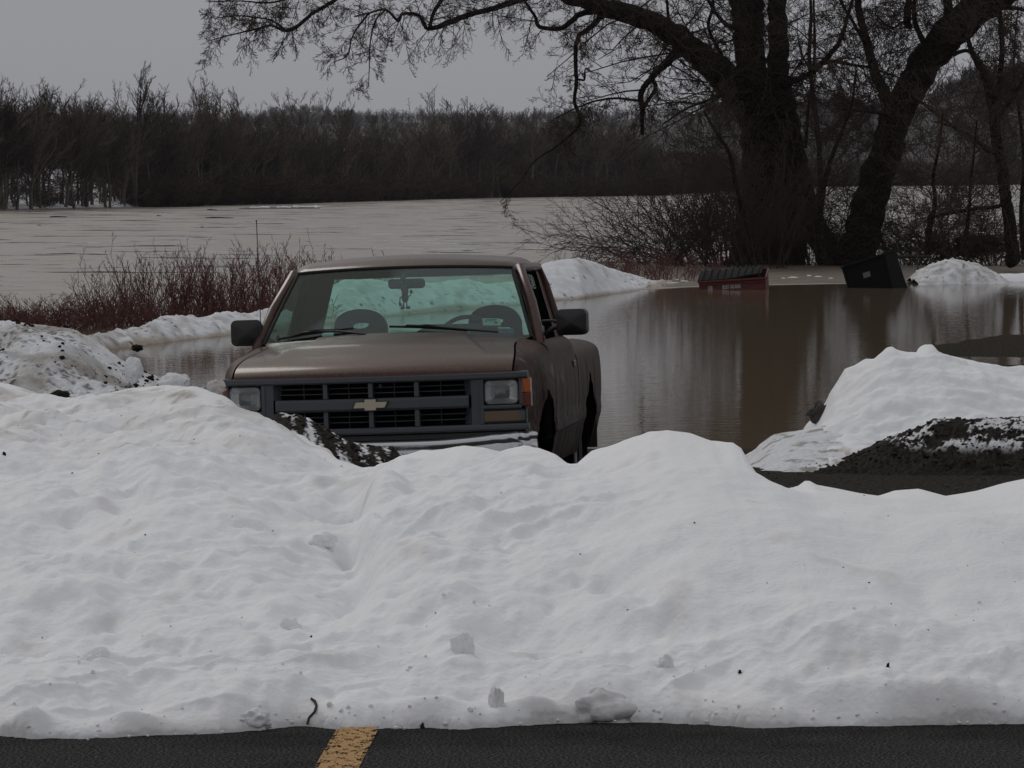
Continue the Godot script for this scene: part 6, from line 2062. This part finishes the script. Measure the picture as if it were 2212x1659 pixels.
func build_far_wood() -> void:
	var rng := RandomNumberGenerator.new()
	rng.seed = 31
	var kinds := []
	for k in 9:
		kinds.append(far_tree(900 + k * 13, 10.0, [0, 1, 2][k % 3]))
	# trees along the bank that the photograph lets one tell apart
	var named := {}
	var put := func(u: float, top: float, off: float, kind: int, label: String, group := "", wide := 1.0) -> void:
		var d := 400.0
		for j in 14:
			d = shore((u - 1106.0) / F * d) + off
		var x := (u - 1106.0) / F * d
		var y := bank_y(x, d)
		var h := (at(u, top, d).y - y) * 1.10
		var o := Node3D.new()
		o.name = numbered("far_tree")
		add_child(o)
		for q in 2:
			var m := MeshInstance3D.new()
			m.name = ["trunk", "crown"][q]
			m.mesh = kinds[kind][q]
			m.material_override = [M.far_bark, [M.far_twig, M.far_twig_dark, M.far_twig_pale][used["far_tree"] % 3]][q]
			o.add_child(m, true)
		o.position = Vector3(x, y, -d)
		o.rotation.y = rng.randf() * TAU
		o.scale = Vector3(h / 10.0 * wide, h / 10.0, h / 10.0 * wide)
		tag(o, label, "tree", group)
	put.call(290, 150, 2.0, 1, "tall bare tree on the far bank, highest of the pair before the open sky", "", 0.8)
	put.call(432, 158, 3.0, 4, "tall narrow bare tree on the far bank beside a bushy crown", "", 0.7)
	put.call(455, 190, 2.0, 0, "broad bushy bare tree on the far bank under the narrow tall one", "", 1.0)
	put.call(355, 200, 3.0, 7, "loose crowned bare tree on the far bank between the two tallest")
	put.call(528, 202, 1.5, 1, "round topped bare tree at the end of the tall group on the far bank", "", 0.9)
	put.call(665, 186, 2.0, 2, "fan shaped many stemmed tree on the far bank before the blue hill", "", 1.1)
	put.call(748, 212, 1.0, 4, "thin upright tree beside the fan shaped one on the far bank", "", 0.7)
	put.call(930, 198, 2.0, 5, "open crowned tree standing alone above the low wood, nearest the truck's mirror", "", 0.9)
	put.call(1010, 202, 4.0, 8, "wide pale crowned tree at the end of the low wood above the truck", "", 1.1)
	var row_top := [Vector2(-300, 170), Vector2(0, 172), Vector2(60, 176), Vector2(160, 176), Vector2(200, 205), Vector2(240, 228), Vector2(280, 205), Vector2(560, 225), Vector2(600, 250), Vector2(780, 250), Vector2(1000, 235), Vector2(1200, 228), Vector2(1330, 236), Vector2(1450, 262), Vector2(1600, 300), Vector2(2500, 290)]
	for k in 70:
		var u := lerpf(-160, 1420, (k + rng.randf_range(-0.35, 0.35)) / 70.0)
		var zone := 0 if u < 185 else (1 if u < 575 else (2 if u < 800 else (3 if u < 1180 else 4)))
		var top := tab(row_top, u) + rng.randf_range(-8, 26) + (22 if k % 3 == 0 else 0)
		put.call(u, top, rng.randf_range(-1.5, 7.0), rng.randi() % 9, ["bare tree of the tall wood at the snowy end of the far bank", "bare tree on the far bank between the evergreen and the blue hill", "bare tree of the low wood on the far bank before the blue hill", "bare tree of the low flat wood on the far bank above the truck", "bare tree of the dim wood on the far bank behind the willow"][zone], ["far trees at the snowy end", "far trees by the evergreen", "far trees before the blue hill", "far trees above the truck", "far trees behind the willow"][zone], rng.randf_range(0.9, 1.35))
	# the dense wood behind them
	var xf := []
	for k in 9:
		xf.append([])
	for k in 2300:
		var u := rng.randf_range(-2900, 3300)
		var off := 5.0 + pow(rng.randf(), 1.4) * 75.0
		if u < 285.0 and u > -400.0:
			if rng.randf() < 0.60:
				continue
			off *= 0.3
		var d := 400.0
		for j in 8:
			d = shore((u - 1106.0) / F * d) + off
		var x := (u - 1106.0) / F * d
		var y := bank_y(x, d)
		var h := at(u, tab(row_top, u) + (rng.randf_range(34, 115) if u > 200.0 else rng.randf_range(8, 60)), d).y - y
		h = maxf(h, 3.5)
		if k % 4 == 0:
			h *= 0.7
		xf[rng.randi() % 9].append(Transform3D(Basis(Vector3.UP, rng.randf() * TAU).scaled(Vector3(h / 10.0 * 0.95, h / 10.0, h / 10.0 * 0.95)), Vector3(x, y, -d)))
	for k in 9:
		for q in 2:
			multi("far_wood", "dense bare wood that reads as one mass along the far bank", kinds[k][q], [M.far_bark, [M.far_twig, M.far_twig_dark, M.far_twig_pale][k % 3]][q], xf[k])
	# underbrush at the water's edge and inside the wood
	var bst := {"droop": 0.02, "curl": 0.0, "wob": 0.2, "spread": 0.65, "kids": [4, 6], "ratio": 0.5, "rmin": 0.014}
	for s in 3:
		var bm := bush_mesh(1200 + s, 26, 1.7, 0.8, bst, 2, 0.03, 0.9).mesh()
		var list := []
		for k in 1000:
			var u := rng.randf_range(-600, 3200)
			if u < 285.0 and rng.randf() < 0.965:
				continue
			var off := -1.0 + pow(rng.randf(), 1.5) * 70.0
			var d := 400.0
			for j in 8:
				d = shore((u - 1106.0) / F * d) + off
			var x := (u - 1106.0) / F * d
			var z := rng.randf_range(0.7, 1.5) * (1.0 if d < 700.0 else 2.2)
			if u < 300.0:
				z *= 0.6
			list.append(Transform3D(Basis(Vector3.UP, rng.randf() * TAU).scaled(Vector3(z * 1.3, z, z * 1.3)), Vector3(x, bank_y(x, d), -d)))
		multi("underbrush", "brown underbrush along the far bank", bm, M.brush, list)
	# woods on the hills
	var sp := spruce_mesh(5)
	for hl in hill_list:
		var lists := [[], [], []]
		var ever: bool = hl.seed == 74
		var count: int = {71: 3600, 72: 1100, 73: 1500, 74: 2600}[hl.seed]
		for k in count:
			var x := rng.randf_range(maxf(hl.x0, -0.36 * hl.d), minf(hl.x1, 0.19 * hl.d))
			var t := rng.randf_range(-0.98, 0.35)
			var h: float = hl.hf.call(x, t)
			var z := rng.randf_range(0.55, 1.0)
			var e := minf(x - hl.x0, hl.x1 - x)
			if e < 60.0:
				continue
			lists[2 if (ever and rng.randf() < 0.5) else k % 2].append(Transform3D(Basis(Vector3.UP, rng.randf() * TAU).scaled(Vector3(z * 1.2, z, z * 1.2)), Vector3(x, h - 1.5, -(hl.d + t * hl.depth))))
		multi("hill_wood", "bare trees covering a far hill", kinds[0][1], M.far_twig, lists[0])
		multi("hill_wood", "bare trees covering a far hill", kinds[4][1], M.far_twig, lists[1])
		if ever:
			multi("hill_wood", "evergreens covering the steep hill", sp, M.conifer, lists[2])
	var o := Node3D.new()
	o.name = "spruce_tree"
	add_child(o)
	var m := MeshInstance3D.new()
	m.name = "crown"
	m.mesh = sp
	m.material_override = M.conifer
	o.add_child(m, true)
	var dd := 400.0
	for j in 14:
		dd = shore((194.0 - 1106.0) / F * dd) + 30.0
	o.position = Vector3((194.0 - 1106.0) / F * dd, 0, -dd)
	o.position.y = bank_y(o.position.x, dd)
	var hh := at(194, 218, dd).y - o.position.y
	o.scale = Vector3(hh / 9.7, hh / 9.7, hh / 9.7)
	tag(o, "single dark evergreen among the bare trees of the far bank", "tree")

# ---------------------------------------------------------------- small things
func build_small() -> void:
	var rng := RandomNumberGenerator.new()
	rng.seed = 8
	var mb := MB.new()
	# crooked twig stuck in the foot of the pile
	var pts := []
	for q in [[664, 1566], [668, 1552], [680, 1540], [684, 1526], [680, 1516], [673, 1511]]:
		pts.append(on_pile(q[0], q[1]) + Vector3(0, 0.004, 0.012))
	mb.tube(PackedVector3Array(pts), PackedFloat32Array([0.0032, 0.0036, 0.0042, 0.004, 0.0045, 0.004]), 6, Color.WHITE, true)
	tag(part("twig", mb, M.twig), "crooked dark twig lying on the snow above the yellow line", "twig")
	for q in [[1918, 1440, 8, "tiny dark leaf scrap on the far smooth slope of the pile"], [1598, 1452, 6, "thin upright straw in the snow below the long crease"], [672, 1376, 4, "dark speck of bark above the small hollow in the snow"], [1500, 1131, 4, "dark speck on the pile under its highest mound"], [912, 1572, 9, "small black pebble at the snow's edge beside the yellow line"], [8, 982, 9, "dark clod near the top of the pile at its far end"]]:
		mb = MB.new()
		var p := on_pile(q[0], q[1])
		mb.lump(Vector3.ZERO, Vector3(q[2] * 0.0008, q[2] * 0.0013, q[2] * 0.0008), int(q[0]), 0.5, Color(0.03, 0.025, 0.02), 8)
		var o := part("speck" if q[2] < 8 else "clod", mb, M.dirty)
		o.position = p
		tag(o, q[3], "debris")
	# driftwood and ice on the river
	var logs := [[107, 469, 145, 469, 5, "dark drifting log low in the river, farthest from the truck"], [447, 455, 469, 453, 6, "short humped log just before the far bank"], [443, 471, 504, 471, 6, "long straight log drifting beyond the truck's aerial"], [338, 467, 348, 466, 4, "small snag sticking up from the river"], [434, 491, 440, 491, 4, "small dark piece of driftwood in midstream"], [516, 450, 690, 451, 4, "long line of driftwood carrying the ice strip"], [80, 487, 90, 487, 3, "tiny piece of driftwood near the river's dark streaks"], [998, 543, 1022, 543, 3, "thin stick drifting just above the truck's roof"]]
	for l in logs:
		mb = MB.new()
		var v: float = (l[1] + l[3]) * 0.5
		var d := (EYE - WATER) * F / (v - 380.0)
		var a := at(l[0], l[1], d)
		var b := at(l[2], l[3], d)
		a.y = WATER + 0.02
		b.y = WATER + 0.02
		var r: float = l[4] * 0.5 * d / F * 0.5
		mb.tube(PackedVector3Array([a, a.lerp(b, 0.3) + Vector3(0, r * 0.5, 0), a.lerp(b, 0.7), b]), PackedFloat32Array([r * 0.6, r, r * 0.9, r * 0.5]), 7, Color.WHITE, true)
		tag(part("driftwood", mb, M.wet_wood), l[5], "driftwood")
	for l in [[540, 582, 448, "first white ice strip on the river before the far wood, nearest the evergreen"], [598, 628, 447.5, "middle white ice strip on the river before the far wood"], [632, 692, 446.5, "longest white ice strip on the river before the far wood"]]:
		mb = MB.new()
		var d: float = (EYE - WATER) * F / (l[2] - 378.0)
		var a := at(l[0], l[2], d)
		var b := at(l[1], l[2], d)
		var n := 9
		for k in n:
			var c := a.lerp(b, (k + 0.5) / n)
			mb.lump(Vector3(c.x, WATER + 0.05, c.z), Vector3((b.x - a.x) / n * 0.8, rng.randf_range(0.05, 0.13), 0.6), 40 + k, 0.3, Color(0.8, 0.81, 0.83), 8)
		tag(part("ice_floe", mb, M.snow), l[3], "ice floe", "ice strips on the river")
	# crumbs of ice along the brown mud
	for k in 9:
		mb = MB.new()
		var u: float = [1692, 1712, 1748, 1768, 1795, 1846, 1441, 1462, 1478][k]
		var v: float = [604, 602, 598, 600, 604, 603, 609, 607, 610][k]
		var d := (EYE - WATER) * F / (v - 380.0)
		var p := at(u, v, d)
		mb.lump(Vector3(0, 0.02, 0), Vector3(rng.randf_range(0.05, 0.16), 0.03, 0.10), 60 + k, 0.3, Color(0.75, 0.74, 0.72), 8)
		var o := part("ice_chunk", mb, M.snow)
		o.position = Vector3(p.x, WATER, p.z)
		tag(o, "small white crumb of ice on the water's edge beside the red bin", "ice chunk", "ice crumbs along the mud")
	# crumbs of snow that rolled down the pile, and grit in it
	mb = MB.new()
	for k in 200:
		var x := rng.randf_range(-2.4, 2.1)
		var db := tab(base_d, x)
		var d := db + 0.02 + pow(rng.randf(), 3.5) * 1.6
		if k < 90:
			d = db + rng.randf_range(-0.05, 0.10)
		var s := rng.randf_range(0.002, 0.006) * (1.6 if rng.randf() < 0.12 else 1.0)
		mb.lump(Vector3(x, maxf(0.002, pile_y(x, d)) + s * 0.3, -d), Vector3(s * 1.2, s, s), k, 0.35, snow_col(0, 0, rng.randf_range(0.0, 0.25)), 5)
	tag(part("snow_crumbs", mb, M.snow), "crumbs of snow scattered over the foot of the pile", "", "", "stuff")
	mb = MB.new()
	for k in 80:
		var x := rng.randf_range(-2.6, 2.2) if k % 3 else rng.randf_range(-2.6, -0.7)
		var d := tab(base_d, x) + (rng.randf_range(0.2, 4.0) if k % 3 else rng.randf_range(4.5, 9.0))
		var s := rng.randf_range(0.001, 0.0028) * (1.0 if k % 3 else 1.6)
		mb.lump(Vector3(x, pile_y(x, d) + s * 0.2, -d), Vector3(s * 1.4, s, s), k, 0.4, Color(0.05, 0.04, 0.032), 4)
	tag(part("grit", mb, M.dirty), "specks of grit strewn over the ploughed snow", "", "", "stuff")
	# pebbles and grit on the bare wet ground between the snow piles
	mb = MB.new()
	for k in 500:
		var d := rng.randf_range(31.0, 43.0)
		var x := rng.randf_range(1.2, 5.5)
		var s := rng.randf_range(0.004, 0.014)
		mb.lump(Vector3(x, ground_y(x, d) + s * 0.3, -d), Vector3(s, s * 0.7, s), k, 0.3, Color(1, 1, 1) * rng.randf_range(0.4, 1.6), 4)
	tag(part("gravel", mb, M.rock), "loose gravel scattered over the wet ground", "", "", "stuff")
